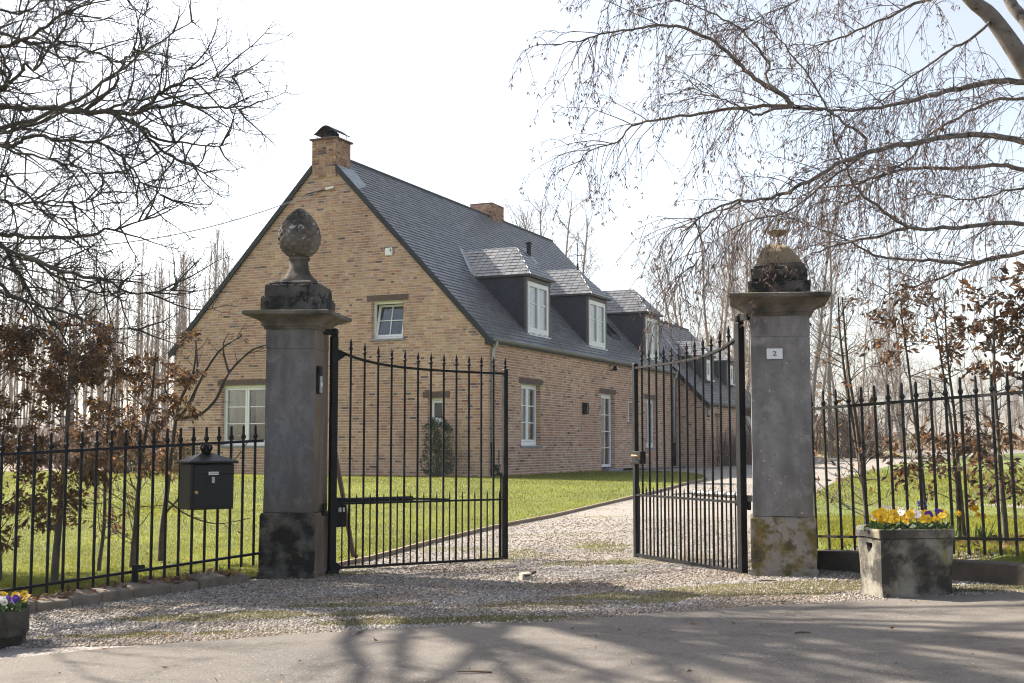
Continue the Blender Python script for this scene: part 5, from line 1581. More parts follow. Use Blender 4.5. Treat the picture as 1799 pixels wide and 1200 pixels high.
def beech(loc, label, group, H, lean, nleaf, spread, seed, tints=LEAF_T, zlo=.3, stems=1, leafsize=(.034, .068), clusters=None, thick=.03):
    r = random.Random(seed); loc = Vector(loc)
    t = empty('beech_shrub', loc, 0, label, 'shrub', group)
    sm = MB(); tw = MB(); ends = []
    for k in range(stems):
        d = Vector((lean[0] + r.uniform(-.06, .06), lean[1] + r.uniform(-.06, .06), 1))
        q = grow((r.uniform(-.03, .03), r.uniform(-.03, .03), -.05), d, H * r.uniform(.92, 1.05), 12, .055, .09, r)
        sm.tube(q, [.72 * thick * (1 - .8 * i / 12) + .003 for i in range(13)], 7, cap=False)
        sp = [dict(n=spread[0] * 2.2, len=spread[1], ang=(40, 85), segs=5, wob=.22, grav=.03, r=.0062, sides=3, t0=.10, pw=.9),
              dict(n=8.0, len=(.12, .38), ang=(25, 65), segs=4, wob=.25, grav=.0, r=.0034, sides=3, t0=.1, end=True),
              dict(n=6.0, len=(.04, .14), ang=(25, 65), segs=2, wob=.25, grav=.0, r=.0020, sides=3, t0=.2, end=True)]
        sub(tw, q, None, sp, 0, r, ends)
    # clipped flat on top like a hedge
    for i, v in enumerate(tw.v):
        if v[2] > H: tw.v[i] = (v[0], v[1], H + (v[2] - H) * .12)
    sm.build('stem', MAT['bark_beech'], t, smooth=True, normals=False)
    tag(tw.build('twigs', MAT['bark_beech'], t, normals=False), kind='stuff')
    spots = []; sizes = []
    pts = [(Vector((p.x, p.y, min(p.z, H))), d) for (p, d, qq) in ends for _ in (0,)] + [(qq[len(qq) // 2], d) for (p, d, qq) in ends]
    if clusters:
        pts = [(p, d) for (p, d) in pts if any((p - Vector(c[:3])).length < c[3] for c in clusters)]
    else:
        pts = [(p, d) for (p, d) in pts if p.z > zlo]
    for _ in range(nleaf):
        if not pts: break
        p, d = r.choice(pts)
        spots.append((p + rvec(r) * r.uniform(0, .07), d)); sizes.append(r.uniform(*leafsize))
    leaves_mesh('leaves', spots, sizes, MAT['dead_leaf'], t, tints, r)
    return t

HG = 'beech hedge behind the left railing'
def B_(x, y): return (x, y, gz(x, y))
beech(B_(-5.0, 10.6), 'beech shrub with the thickest brown leaves at the left edge of the picture', HG, 2.2, (.0, 0), 6800, (8, (.4, .9)), 101, thick=.035)
beech(B_(-4.45, 10.9), 'leafy brown beech shrub second from the left edge', HG, 2.2, (.02, 0), 6200, (8, (.4, .85)), 102, thick=.03)
beech(B_(-3.90, 10.6), 'brown beech shrub with the thick dark stem, third from the left edge', HG, 2.2, (.02, 0), 5000, (8, (.35, .8)), 103, thick=.045)
beech(B_(-3.85, 11.6), 'thin crooked beech stem between two thicker beech shrubs', HG, 2.0, (-.01, 0), 1000, (5, (.3, .6)), 104, thick=.024)
beech(B_(-3.62, 11.8), 'brown beech shrub whose upright stem stands left of the letterbox', HG, 2.2, (.01, 0), 3900, (8, (.4, .95)), 105, thick=.038, zlo=.9)
beech(B_(-5.6, 12.2), 'brown beech shrub in the second row near the left edge', HG, 2.3, (.0, 0), 4000, (7, (.4, .9)), 106)
# the almost bare one right behind the letterbox, limbs fanning to the pillar
bare = empty('beech_shrub', B_(-3.35, 12.2), 0, 'almost bare beech shrub with limbs fanning out behind the letterbox', 'shrub', HG)
b0 = bare.location; rr_ = random.Random(66); sm = MB(); tw = MB(); ends = []
BARE = [(.034, [(282, 985, 12.2), (285, 930, 12.2), (295, 850, 12.2), (306, 760, 12.2), (309, 738, 12.2)]),
        (.022, [(309, 738, 12.2), (318, 700, 12.1), (338, 660, 12.0), (345, 610, 12.0)]), (.020, [(309, 738, 12.2), (335, 708, 12.2), (347, 665, 12.2), (344, 600, 12.2)]),
        (.021, [(309, 735, 12.2), (350, 728, 12.1), (380, 700, 12.0), (402, 655, 12.0), (440, 617, 11.9), (468, 606, 11.9)]),
        (.018, [(330, 712, 12.2), (362, 650, 12.1), (390, 612, 12.0), (425, 590, 12.0)]), (.014, [(308, 738, 12.2), (298, 700, 12.3), (290, 680, 12.3), (300, 640, 12.3)]),
        (.014, [(308, 735, 12.2), (285, 718, 12.3), (255, 715, 12.4), (225, 690, 12.5)]), (.012, [(402, 655, 12.0), (395, 630, 12.0), (392, 605, 12.0), (402, 585, 12.0)]),
        (.012, [(292, 900, 12.2), (320, 870, 12.2), (345, 850, 12.2), (400, 820, 12.2), (440, 770, 12.2)]), (.010, [(295, 880, 12.2), (330, 905, 12.1), (380, 920, 12.1), (440, 910, 12.0)])]
for r0, pl in BARE:
    q = [p - b0 for p in smooth_line([at(*p) for p in pl], 4)]; n = len(q)
    sm.tube(q, [max(.004, r0 * (1 - .6 * k / (n - 1))) for k in range(n)], 6, cap=False)
    sub(tw, q, None, [dict(n=3.0, len=(.15, .5), ang=(25, 65), segs=4, wob=.2, grav=.04, r=.0055, sides=3, t0=.25), dict(n=4.0, len=(.06, .2), ang=(25, 65), segs=3, wob=.25, grav=.03, r=.003, sides=3, end=True)], 0, rr_, ends)
sm.build('stem', MAT['bark_beech'], bare, smooth=True, normals=False); tag(tw.build('twigs', MAT['bark_beech'], bare, normals=False), kind='stuff')
sel = [rr_.choice(ends) for _ in range(26)]
leaves_mesh('leaves', [(p, d) for p, d, q in sel], [rr_.uniform(.05, .08) for _ in sel], MAT['dead_leaf'], bare, LEAF_T, rr_)

HR = 'beech hedge behind the right railing'
beech(B_(3.22, 11.2), 'beech shrub with greenish double stem next to the right pillar, few leaves', HR, 2.2, (-.02, 0), 190, (6, (.3, .75)), 201, LEAF_D, stems=2, leafsize=(.045, .085), thick=.03)
beech(B_(3.65, 11.0), 'beech shrub with one tall cluster of brown leaves behind the planter', HR, 2.15, (-.02, 0), 620, (6, (.3, .6)), 202, LEAF_D, leafsize=(.045, .09), thick=.026, clusters=[(0, 0, 1.85, .5), (0, 0, .6, .5)])
beech(B_(3.95, 10.9), 'slim twin stemmed beech shrub with scattered leaves behind the right railing', HR, 2.2, (-.01, 0), 460, (5, (.3, .65)), 203, LEAF_D, stems=2, leafsize=(.045, .09), thick=.022, clusters=[(0, 0, .6, .55), (0, 0, 1.6, .3), (.1, 0, 2.0, .35)])
beech(B_(4.05, 10.25), 'beech shrub with a straight dark stem and many leaves near the right edge', HR, 2.15, (-.01, 0), 760, (6, (.3, .7)), 204, LEAF_D, leafsize=(.045, .09), thick=.032, clusters=[(0, 0, 1.85, .5), (0, 0, .65, .45)])
beech(B_(4.25, 10.0), 'leafiest beech shrub at the right edge of the picture', HR, 2.25, (.0, 0), 1000, (6, (.3, .7)), 205, LEAF_D, leafsize=(.045, .09), thick=.035, clusters=[(0, 0, 1.9, .7), (0, 0, .7, .5)])

# ------------------------------------------------------------------ evergreen bush by the gable and low planting
def leafy_bush(name, loc, label, cat, prof, n, mat, seed, leaf=(.04, .07), stemmat='bark_beech', tints=None, group=None, stems=9):
    r = random.Random(seed); t = empty(name, loc, 0, label, cat, group)
    st = MB(); spots = []; sizes = []
    zmax = prof[-1][0]
    def rad_at(z):
        for (z0, r0), (z1, r1) in zip(prof, prof[1:]):
            if z0 <= z <= z1: return r0 + (r1 - r0) * (z - z0) / (z1 - z0)
        return 0
    tips = []
    for k in range(stems):
        a = r.uniform(0, 2 * math.pi); h = zmax * r.uniform(.6, 1.0); rr = rad_at(h) * r.uniform(.2, .9)
        q = smooth_line([Vector((0, 0, -.05)), Vector((math.cos(a) * rr * .5, math.sin(a) * rr * .5, h * .5)), Vector((math.cos(a) * rr, math.sin(a) * rr, h))], 4)
        st.tube(q, [.012 * (1 - .7 * i / (len(q) - 1)) for i in range(len(q))], 5, cap=False)
    st.build('stems', MAT[stemmat], t, normals=False)
    while len(spots) < n:
        z = r.uniform(0, zmax); R = rad_at(z); a = r.uniform(0, 2 * math.pi); q = math.sqrt(r.random())
        p = Vector((math.cos(a) * R * q, math.sin(a) * R * q, z))
        if mnoise.noise(Vector((p.x * 7, p.y * 7, p.z * 6 + seed))) < -.12: continue
        spots.append((p, Vector((p.x, p.y, .5)))); sizes.append(r.uniform(*leaf))
    leaves_mesh('foliage', spots, sizes, mat, t, tints or [(1, 1, 1)], r, droop=-.2, curl=.2, width=.5)
    return t
M_ever = M('evergreen_tint', (.9, .9, .9), (1.1, 1.1, 1.1), 9, .4, trans=.12, tint=True)
GT = [(.035, .055, .028), (.05, .075, .038), (.028, .042, .022), (.07, .09, .055)]
bp_ = hw(-.42, 1.05, 0)
leafy_bush('evergreen_bush', (bp_.x, bp_.y, .36), 'dark evergreen bush against the gable near the house corner', 'bush', [(0, .12), (.1, .36), (.35, .40), (.6, .30), (.9, .36), (1.1, .30), (1.32, .12)], 2600, M_ever, 301, tints=GT)
for i, (px, lab) in enumerate(((220, 'small dark evergreen shrub on the far lawn edge, left of the letterbox'), (330, 'low grey green shrub at the foot of the gable left corner'))):
    p = at(px, 815, 31.0)
    leafy_bush('garden_shrub', (p.x, p.y, .34), lab, 'shrub', [(0, .3), (.3, .55), (.7, .45), (1.0, .12)] if i == 0 else [(0, .5), (.3, .7), (.6, .4), (.75, .1)], 900, M_ever, 310 + i, leaf=(.07, .12), tints=GT)
pk = hw(.25, -.12, 0)
leafy_bush('weed_clump', (pk.x, pk.y, .36), 'small weed clump under the downpipe at the house corner', 'weed', [(0, .1), (.1, .2), (.25, .05)], 120, M_ever, 320, leaf=(.05, .09), tints=GT, stems=3)
# bare brown shrubs in front of the wing
for i in range(5):
    r = random.Random(400 + i); p = hw(14.9 + i * 1.45, -1.65, 0)
    t = empty('bare_bush', (p.x, p.y, gz(p.x, p.y)), 0, 'bare brown bush in the row before the lower wing', 'bush', 'bare bushes before the wing')
    tw = MB()
    for k in range(70):
        a = r.uniform(0, 6.28); q = grow((r.uniform(-.45, .45), r.uniform(-.25, .25), -.05), Vector((math.cos(a) * .35, math.sin(a) * .3, 1)), r.uniform(.8, 1.45), 4, .15, .02, r)
        tw.tube(q, [.011, .009, .007, .005, .003], 3, cap=False)
        sub(tw, q, None, [dict(n=5, len=(.1, .35), ang=(25, 60), segs=2, wob=.2, grav=.02, r=.004, sides=3)], 0, r, None)
    tw.build('twigs', M('bush_twig', (.13, .085, .06), (.20, .135, .10), 5, .9) if i == 0 else bpy.data.materials['bush_twig'], t, normals=False)

# ------------------------------------------------------------------ stone planters with pansies
M_plant = M('planter_stone', (.235, .215, .17), (.33, .305, .245), 4, .92, .006, 45, layers=(((.085, .072, .056), 4.5, .39, .60), ((.22, .18, .06), 4, .54, .70, (1.5, 1.5, .4)), ((.04, .035, .028), 6, .46, .60)))
M_plant2 = M('mossy_planter_stone', (.06, .052, .04), (.10, .088, .066), 4, .95, .006, 45, layers=(((.03, .026, .02), 6, .45, .6), ((.16, .145, .11), 9, .6, .7)))
def planter(label, pts, z0, h, rim, rimo, taper, M_plant=M_plant):
    c = Vector((sum(p[0] for p in pts) / len(pts), sum(p[1] for p in pts) / len(pts), 0))
    t = empty('stone_planter', (c.x, c.y, z0), 0, label, 'planter')
    L_ = [Vector((p[0], p[1], 0)) - c for p in pts]; n = len(L_)
    def ring(mb, scale, z):
        b = len(mb.v)
        for p in L_: mb.v.append((p.x * scale, p.y * scale, z))
        return b
    mb = MB()
    rs = [ring(mb, taper, -.05), ring(mb, taper + (1 - taper) * .5, h * .5), ring(mb, 1.0, h - rim), ring(mb, .82, h - rim + .001), ring(mb, .80, h - .13)]
    for a, b in zip(rs, rs[1:]):
        for k in range(n):
            k2 = (k + 1) % n; mb.f.append((a + k, a + k2, b + k2, b + k)); mb.c.append(None)
    mb.f.append(tuple(rs[0] + k for k in range(n))); mb.c.append(None)
    bod = mb.build('trough', M_plant, t); 
    mb = MB()
    rs = [ring(mb, 1.0 - .01, h - rim), ring(mb, 1 + rimo, h - rim + .004), ring(mb, 1 + rimo, h - .008), ring(mb, 1 + rimo - .02, h), ring(mb, .84, h), ring(mb, .82, h - .10)]
    for a, b in zip(rs, rs[1:]):
        for k in range(n):
            k2 = (k + 1) % n; mb.f.append((a + k, a + k2, b + k2, b + k)); mb.c.append(None)
    rm = mb.build('rim', M_plant, t); roughen(rm, .006, 9, 2)
    mb = MB(); b = ring(mb, .815, h - .05); mb.f.append(tuple(b + k for k in range(n))); mb.c.append(None); mb.build('soil', MAT['soil'], t, normals=False)
    return t, bod, c
PL = [(2.42, 8.74), (2.485, 8.42), (3.01, 8.50), (3.07, 8.72), (2.98, 9.03), (2.50, 8.98)]
pt, pbody, pc = planter('large stone planter of yellow and purple pansies before the right railing', PL, gz(2.7, 8.6), .455, .062, .035, .93)
roughen(pbody, .005, 5, 3)
# drain notch cut through the left facet
a_, b_ = Vector((*PL[0], 0)), Vector((*PL[1], 0)); d_ = (b_ - a_).normalized(); n_ = Vector((-d_.y, d_.x, 0)); n_ = n_ if n_.x < 0 else -n_
ctr = a_.lerp(b_, .50) - pc
cut = MB(); w_ = .042
prof_ = [(-w_, .36), (w_, .36), (w_, .335), (-w_ * .5, .285), (-w_ * .8, .31)]
vv = []
for o_ in (-.05, .06):
    for (x, z) in prof_: vv.append(ctr + d_ * x + n_ * o_ + Vector((0, 0, z)))
m_ = len(prof_)
cut.add(vv, [tuple(range(m_)), tuple(range(2 * m_ - 1, m_ - 1, -1))] + [(k, (k + 1) % m_, m_ + (k + 1) % m_, m_ + k) for k in range(m_)])
cm = cut.mesh('cutter', normals=True); co = bpy.data.objects.new('cutter', cm); COL.objects.link(co); co.parent = pt
bo = pbody.modifiers.new('notch', 'BOOLEAN'); bo.operation = 'DIFFERENCE'; bo.object = co; bo.solver = 'EXACT'
bpy.context.view_layer.update()
me_new = bpy.data.meshes.new_from_object(pbody.evaluated_get(bpy.context.evaluated_depsgraph_get()))
pbody.modifiers.clear(); pbody.data = me_new
bpy.data.objects.remove(co)
mb = MB(); mb.v = [tuple(v - n_ * .035 * 0 + (-n_) * .04 if False else v) for v in vv[:m_]]; mb.f = [tuple(range(m_))]; mb.c = [None]
mb.build('notch_back', MAT['soil'], pt, normals=False)

PET = {'yellow': ((.72, .46, .012), (.62, .36, .01)), 'purple': ((.055, .02, .22), (.09, .03, .30)), 'white': ((.72, .72, .68), (.62, .6, .55))}
PM = {k: M('petal_' + k, c[0], c[1], 20, .55, trans=.35) for k, c in PET.items()}
PM['eye'] = M('petal_eye', (.25, .12, .02), (.05, .02, .03), 30, .6)
PMg = M('pansy_leaf', (.035, .07, .018), (.06, .11, .03), 12, .5, trans=.2)
def pansy(loc, label, group, cols, seed, spread=.06, h=.115, size=1.0):
    r = random.Random(seed); t = empty('pansy_plant', loc, 0, label, 'flower', group)
    sp = [(Vector((r.uniform(-spread, spread), r.uniform(-spread, spread), r.uniform(0, h * .5))), Vector((r.uniform(-1, 1), r.uniform(-1, 1), .5))) for _ in range(26)]
    V = []; F = []
    for (p, d) in sp:
        d = d.normalized(); w = side_dir(d, r, math.pi / 2); s = r.uniform(.03, .055); b = len(V)
        V += [p, p + d * s * .5 + w * s * .35, p + d * s, p + d * s * .5 - w * s * .35]; F.append((b, b + 1, b + 2, b + 3))
    arr_mesh('leaves', np.array([tuple(v) for v in V]), np.array(F), PMg, t)
    for c in cols:
        p = Vector((r.uniform(-spread, spread), r.uniform(-spread, spread), h * r.uniform(.75, 1.25)))
        f = Vector((r.uniform(-.5, .3), r.uniform(-1.2, -.4), r.uniform(.2, .9))).normalized()
        mb = MB(); R_ = r.uniform(.023, .031) * size
        x = side_dir(f, r, math.pi / 2); y = f.cross(x)
        for k in range(5):
            a = 2 * math.pi * k / 5 + .3; cd = x * math.cos(a) + y * math.sin(a)
            c0 = p + cd * R_ * .55 + f * (.003 * (k % 2)); sd = f.cross(cd)
            vs_ = [p]
            for j in range(7):
                bb = -1.25 + 2.5 * j / 6
                vs_.append(c0 + cd * R_ * .72 * math.cos(bb) + sd * R_ * .72 * math.sin(bb) + f * (-.004 * abs(math.sin(bb)) + .003))
            mb.add(vs_, [(0, j, j + 1) for j in range(1, 7)])
        fl_ = mb.build('flower', PM[c], t, normals=False)
        mb = MB(); mb.lathe([(.001, 0), (.006, .003), (.002, .006)], 6); ey_ = mb.build('flower_eye', PM['eye'], fl_); ey_.location = p + f * .003; ey_.rotation_euler = f.to_track_quat('Z', 'Y').to_euler()
        st = MB(); st.tube([(p.x * .4, p.y * .4, 0), (p.x, p.y, p.z * .6), tuple(p)], .002, 3, cap=False); st.build('flower_stem', PMg, t)
zt = gz(2.7, 8.6) + .42
row = [(2.50, 8.62, 'yyw'), (2.535, 8.52, 'yyy'), (2.60, 8.60, 'yyyy'), (2.66, 8.53, 'wyy'), (2.70, 8.63, 'yyyy'), (2.76, 8.54, 'ywy'), (2.81, 8.64, 'yyyy'), (2.86, 8.56, 'ypy'), (2.91, 8.66, 'yyyy'), (2.945, 8.58, 'yy'), (2.965, 8.57, 'p'), (2.58, 8.72, 'yyy'), (2.75, 8.74, 'yyy'), (2.9, 8.78, 'yyy')]
cm_ = {'y': 'yellow', 'p': 'purple', 'w': 'white'}
for i, (x, y, c) in enumerate(row):
    ws = ' and '.join(sorted({cm_[k] for k in c}))
    place = ('at the left end', 'left of the middle', 'in the middle', 'right of the middle', 'at the right end')[min(4, int((x - 2.47) / .105))]
    depth = 'front' if y < 8.6 else ('middle' if y < 8.7 else 'back')
    pansy((x, y, zt), f'{ws} pansy, {depth} row, {place} of the large planter', 'pansies in the large planter', [cm_[k] for k in c], 500 + i)
# the second planter, cut by the left edge of the picture
PL2 = [(-3.40, 6.95), (-3.03, 7.02), (-2.84, 7.30), (-2.90, 7.52), (-3.25, 7.62), (-3.6, 7.3)]
pt2, pb2, pc2 = planter('mossy stone planter cut by the left edge of the picture', PL2, gz(-3, 7.2) - .03, .245, .155, .03, .95, M_plant2)
roughen(pb2, .004, 6, 2)
zt2 = gz(-3, 7.2) + .20
for i, (x, y, c, lab) in enumerate(((-2.95, 7.20, 'wwwww', 'white pansy in the left planter'), (-3.02, 7.10, 'wwww', 'white pansy at the near rim of the left planter'), (-2.93, 7.40, 'yyyy', 'yellow pansy at the back of the left planter'), (-2.885, 7.24, 'pppp', 'purple pansy beside the white ones in the left planter'), (-2.875, 7.36, 'yyy', 'yellow pansy at the right end of the left planter'), (-3.03, 7.38, 'yyy', 'yellow pansy behind the white ones in the left planter'))):
    pansy((x, y, zt2), lab, 'pansies in the left planter', [cm_[k] for k in c], 560 + i, spread=.035, h=.07, size=.62)

# hyacinth and daffodils behind the right railing
hy = empty('hyacinth', B_(3.38, 10.25), 0, 'deep blue hyacinth behind the right end of the large planter', 'flower')
mb = MB(); r = random.Random(9); hz0 = .22
for k in range(60):
    a = r.uniform(0, 6.28); z = hz0 + r.uniform(0, .16); R_ = .028
    p = Vector((R_ * math.cos(a), R_ * math.sin(a), z)); d = Vector((math.cos(a), math.sin(a), .2)) * .014
    mb.tube([p, p + d * .6, p + d], [.004, .009, .002], 4, cap=False)
mb.build('flower_spike', M('hyacinth_petal', (.035, .02, .17), (.06, .04, .28), 20, .6), hy, normals=False)
mb = MB(); mb.tube([(0, 0, -.05), (0, 0, .35)], .007, 5)
mb.build('flower_stem', PMg, hy)
V = []; F = []
for k in range(8):
    a = k * .8; d = Vector((math.cos(a) * .5, math.sin(a) * .5, 1)).normalized(); w = side_dir(d, r, math.pi / 2); b = len(V)
    V += [w * .012, -w * .012, d * .15 - w * .012, d * .27, d * .15 + w * .012]; F += [(b, b + 1, b + 2), (b, b + 2, b + 4), (b + 4, b + 2, b + 3)]
arr_mesh('leaves', np.array([tuple(v) for v in V]), np.array(F), PMg, hy)
for i, (x, y, lab) in enumerate(((3.95, 10.55, 'yellow daffodil clump behind the right railing'), (3.72, 10.6, 'small yellow daffodil next to the pale blue flowers'), (4.3, 9.75, 'yellow daffodil clump at the right edge of the picture'), (2.88, 10.42, 'small yellow flowers between plinth and right pillar'))):
    t = empty('daffodil', B_(x, y), 0, lab, 'flower'); r = random.Random(600 + i)
    V = []; F = []
    for k in range(14):
        d = Vector((r.uniform(-.4, .4), r.uniform(-.4, .4), 1)).normalized(); w = side_dir(d, r, math.pi / 2); b = len(V); o_ = Vector((r.uniform(-.06, .06), r.uniform(-.06, .06), 0)); h = r.uniform(.14, .27)
        V += [o_ + w * .006, o_ - w * .006, o_ + d * h * .6 - w * .006, o_ + d * h + Vector((0, 0, -.02)), o_ + d * h * .6 + w * .006]; F += [(b, b + 1, b + 2), (b, b + 2, b + 4), (b + 4, b + 2, b + 3)]
    arr_mesh('leaves', np.array([tuple(v) for v in V]), np.array(F), PMg, t)
    for k in range((5, 2, 4, 3)[i]):
        p = Vector((r.uniform(-.07, .07), r.uniform(-.07, .07), r.uniform(.22, .32))); f = Vector((r.uniform(-.6, .6), -1, .2)).normalized(); mb = MB(); x_ = side_dir(f, r, math.pi / 2); y_ = f.cross(x_)
        for j in range(6):
            a = j * math.pi / 3; cd = x_ * math.cos(a) + y_ * math.sin(a); sd = f.cross(cd)
            mb.add([p, p + cd * .018 + sd * .009, p + cd * .034, p + cd * .018 - sd * .009], [(0, 1, 2, 3)])
        mb.tube([p, p + f * .022], [.008, .013], 8, cap=False)
        mb.build('flower', PM['yellow'], t, normals=False)

# ------------------------------------------------------------------ background trees
def far_tree(name, H, kind, seed):
    """meshes of one kind of bare tree: (trunk, crown)"""
    r = random.Random(seed); tk = MB(); cr = MB()
    if kind == 'poplar':
        q = grow((0, 0, -.3), Vector((r.uniform(-.02, .02), 0, 1)), H, 10, .03, .08, r)
        tk.tube(q, [.095 * (1 - .85 * i / 10) + .008 for i in range(11)], 7, cap=False)
        sp = [dict(n=6.5, len=(.8, 2.2), ang=(18, 45), segs=4, wob=.10, grav=.12, r=.015, sides=3, t0=.25, pw=1.0), dict(n=3.2, len=(.4, 1.0), ang=(18, 40), segs=2, wob=.1, grav=.1, r=.008, sides=3)]
        sub(cr, q, None, sp, 0, r, None)
    else:
        nst = {'multi': 4, 'single': 1}[kind]
        for k in range(nst):
            d = Vector((r.uniform(-.28, .28) * (nst > 1), r.uniform(-.28, .28) * (nst > 1), 1))
            q = grow((0, 0, -.3), d, H * r.uniform(.8, 1), 9, .07, .05, r)
            tk.tube(q, [.10 * (1 - .85 * i / 9) + .01 for i in range(10)], 7, cap=False)
            sp = [dict(n=2.8, len=(1.0, 3.0), ang=(25, 60), segs=5, wob=.16, grav=.04, r=.022, sides=3, t0=.2, pw=.9), dict(n=4.2, len=(.5, 1.3), ang=(25, 60), segs=3, wob=.2, grav=.02, r=.011, sides=3), dict(n=3.6, len=(.25, .7), ang=(25, 60), segs=2, wob=.2, grav=.0, r=.007, sides=3)]
            sub(cr, q, None, sp, 0, r, None)
    a = tk.mesh(name + '_trunk', smooth=True); b = cr.mesh(name + '_crown')
    a.materials.append(MAT['bark_pale']); b.materials.append(MAT['twig_pale'])
    return a, b
POP = [far_tree('poplar', 13 + i * .5, 'poplar', 700 + i) for i in range(6)]
MUL = [far_tree('broadleaf', 11, 'multi', 720 + i) for i in range(4)]
SNG = [far_tree('slim', 13, 'single', 740 + i) for i in range(3)]
def put(meshes, name, x, y, s, rz, label, group):
    t = empty(name, (x, y, gz(x, y)), rz, label, 'tree', group); t.scale = (s, s, s)
    link_mesh('trunk', meshes[0], None, t); link_mesh('crown', meshes[1], None, t)
rp_ = random.Random(31)
G1 = 'row of bare poplars beyond the left lawn'
k = 0
for row_, (Y0, n) in enumerate(((44, 18), (52, 22), (61, 26), (71, 28), (82, 28))):
    for i in range(n):
        px = -60 + 560 * (i + rp_.uniform(.15, .85)) / n
        Y = Y0 + rp_.uniform(-3, 3)
        p = at(px, 780, Y)
        put(POP[rp_.randrange(6)], 'poplar_tree', p.x, Y, rp_.uniform(.80, 1.0) * (.56 + .085 * row_), rp_.uniform(0, 6), 'bare pale poplar in the %s row beyond the left lawn' % ('nearest', 'second', 'third', 'fourth', 'farthest')[row_], G1)
G2 = 'bare trees showing above the house roof'
for i, (px, Y, s) in enumerate(((892, 90, 1.62), (968, 86, 1.66), (1012, 95, 1.66))):
    p = at(px, 780, Y)
    put(MUL[i % 4], 'bare_tree', p.x, Y, s, i * 1.3, ('bare tree showing beside the far chimney', 'largest bare tree rising behind the roof ridge', 'bare tree whose twigs show right of the roof ridge')[i], G2)
G3 = 'bare trees behind the right pillar'
for i in range(22):
    px = 1195 + 400 * (i + rp_.uniform(.1, .9)) / 22; Y = rp_.uniform(48, 74); p = at(px, 780, Y)
    put(rp_.choice(MUL + SNG + SNG), 'bare_tree', p.x, Y, rp_.uniform(.7, 1.05), rp_.uniform(0, 6), 'bare tree in the thicket behind the right pillar', G3)
for i in range(8):
    px = 1560 + 300 * (i + rp_.uniform(.1, .9)) / 8; Y = rp_.uniform(95, 130); p = at(px, 780, Y)
    put(rp_.choice(MUL), 'bare_tree', p.x, Y, rp_.uniform(.55, .8), rp_.uniform(0, 6), 'small hazy bare tree on the far right', 'hazy bare trees on the far right')
# brown undergrowth between the far trunks
src = [o for o in bpy.data.objects if o.name.startswith('bare_bush') and o.parent is None]
for i in range(34):
    right = i < 16
    px = (1205 + 320 * rp_.random()) if right else (-40 + 420 * rp_.random()); Y = rp_.uniform(44, 56) if right else rp_.uniform(38, 60); p = at(px, 780, Y)
    t = empty('brush', (p.x, Y, gz(p.x, Y)), rp_.uniform(0, 6), 'brown brush under the trees behind the right pillar' if right else 'brown brush between the poplars beyond the left lawn', 'bush', 'undergrowth behind the right pillar' if right else 'undergrowth between the poplars')
    k_ = rp_.uniform(1.2, 2.2); t.scale = (k_ * 1.5, k_ * 1.3, k_ if right else k_ * .6)
    link_mesh('twigs', src[i % len(src)].children[0].data, None, t)['kind'] = 'stuff'
# low border hedge and dry bank at the far edge of the drive
M_dry = M('dry_foliage', (.9, .9, .9), (1.1, 1.1, 1.1), 3, .8, tint=True, trans=.2)
for i in range(9):
    px = 1440 + i * 48; p = at(px, 790, 64.5)
    tints = [(.28, .15, .06), (.22, .13, .06), (.33, .20, .08)] if i % 3 else [(.17, .15, .07), (.22, .17, .08)]
    leafy_bush('border_shrub', (p.x, p.y, gz(p.x, p.y)), 'low rusty border shrub along the far edge of the drive', 'shrub', [(0, .75), (.35, .9), (.6, .75), (.85, .2)], 420, M_dry, 800 + i, leaf=(.12, .22), tints=tints, group='border shrubs along the far drive', stems=4)
bank = MB(); NX, NY = 22, 8
cx0, cy0 = 11.5, 52.0
for j in range(NY + 1):
    for i in range(NX + 1):
        x = cx0 - 6 + 12 * i / NX; y = cy0 - 3 + 10 * j / NY
        h = 1.5 * max(0, 1 - ((x - cx0) / 6) ** 2) * S(j / NY * 1.3) + .25 * mnoise.noise(Vector((x * .5, y * .5, 0)))
        bank.v.append((x, y, gz(x, y) - .1 + max(0, h)))
for j in range(NY):
    for i in range(NX): bank.f.append((j * (NX + 1) + i, j * (NX + 1) + i + 1, (j + 1) * (NX + 1) + i + 1, (j + 1) * (NX + 1) + i)); bank.c.append(None)
tag(bank.build('grass_bank', M('dry_bank', (.25, .20, .10), (.36, .29, .15), 1.5, .95, .05, 6, layers=(((.14, .15, .04), .6, .5, .7),)), smooth=True, normals=False), kind='structure')
# far wooded hill
hill = MB(); NX = 60
for j, (yy, hh) in enumerate(((230, 0), (245, 5.5), (270, 9.5), (320, 12), (420, 13))):
    for i in range(NX + 1):
        x = -260 + 620 * i / NX
        hill.v.append((x, yy + 12 * mnoise.noise(Vector((x * .02, 3, 0))), -1 + hh * (.75 + .35 * mnoise.noise(Vector((x * .018, 0, 0)))) + (hh > 0) * .9 * mnoise.noise(Vector((x * .25, yy, 0)))))
for j in range(4):
    for i in range(NX): hill.f.append((j * (NX + 1) + i, j * (NX + 1) + i + 1, (j + 1) * (NX + 1) + i + 1, (j + 1) * (NX + 1) + i)); hill.c.append(None)
tag(hill.build('hill', M('wooded_hill', (.13, .11, .09), (.19, .165, .135), .15, 1.0, .6, .4, layers=(((.10, .11, .06), .05, .55, .7),)), smooth=True, normals=False), kind='structure')

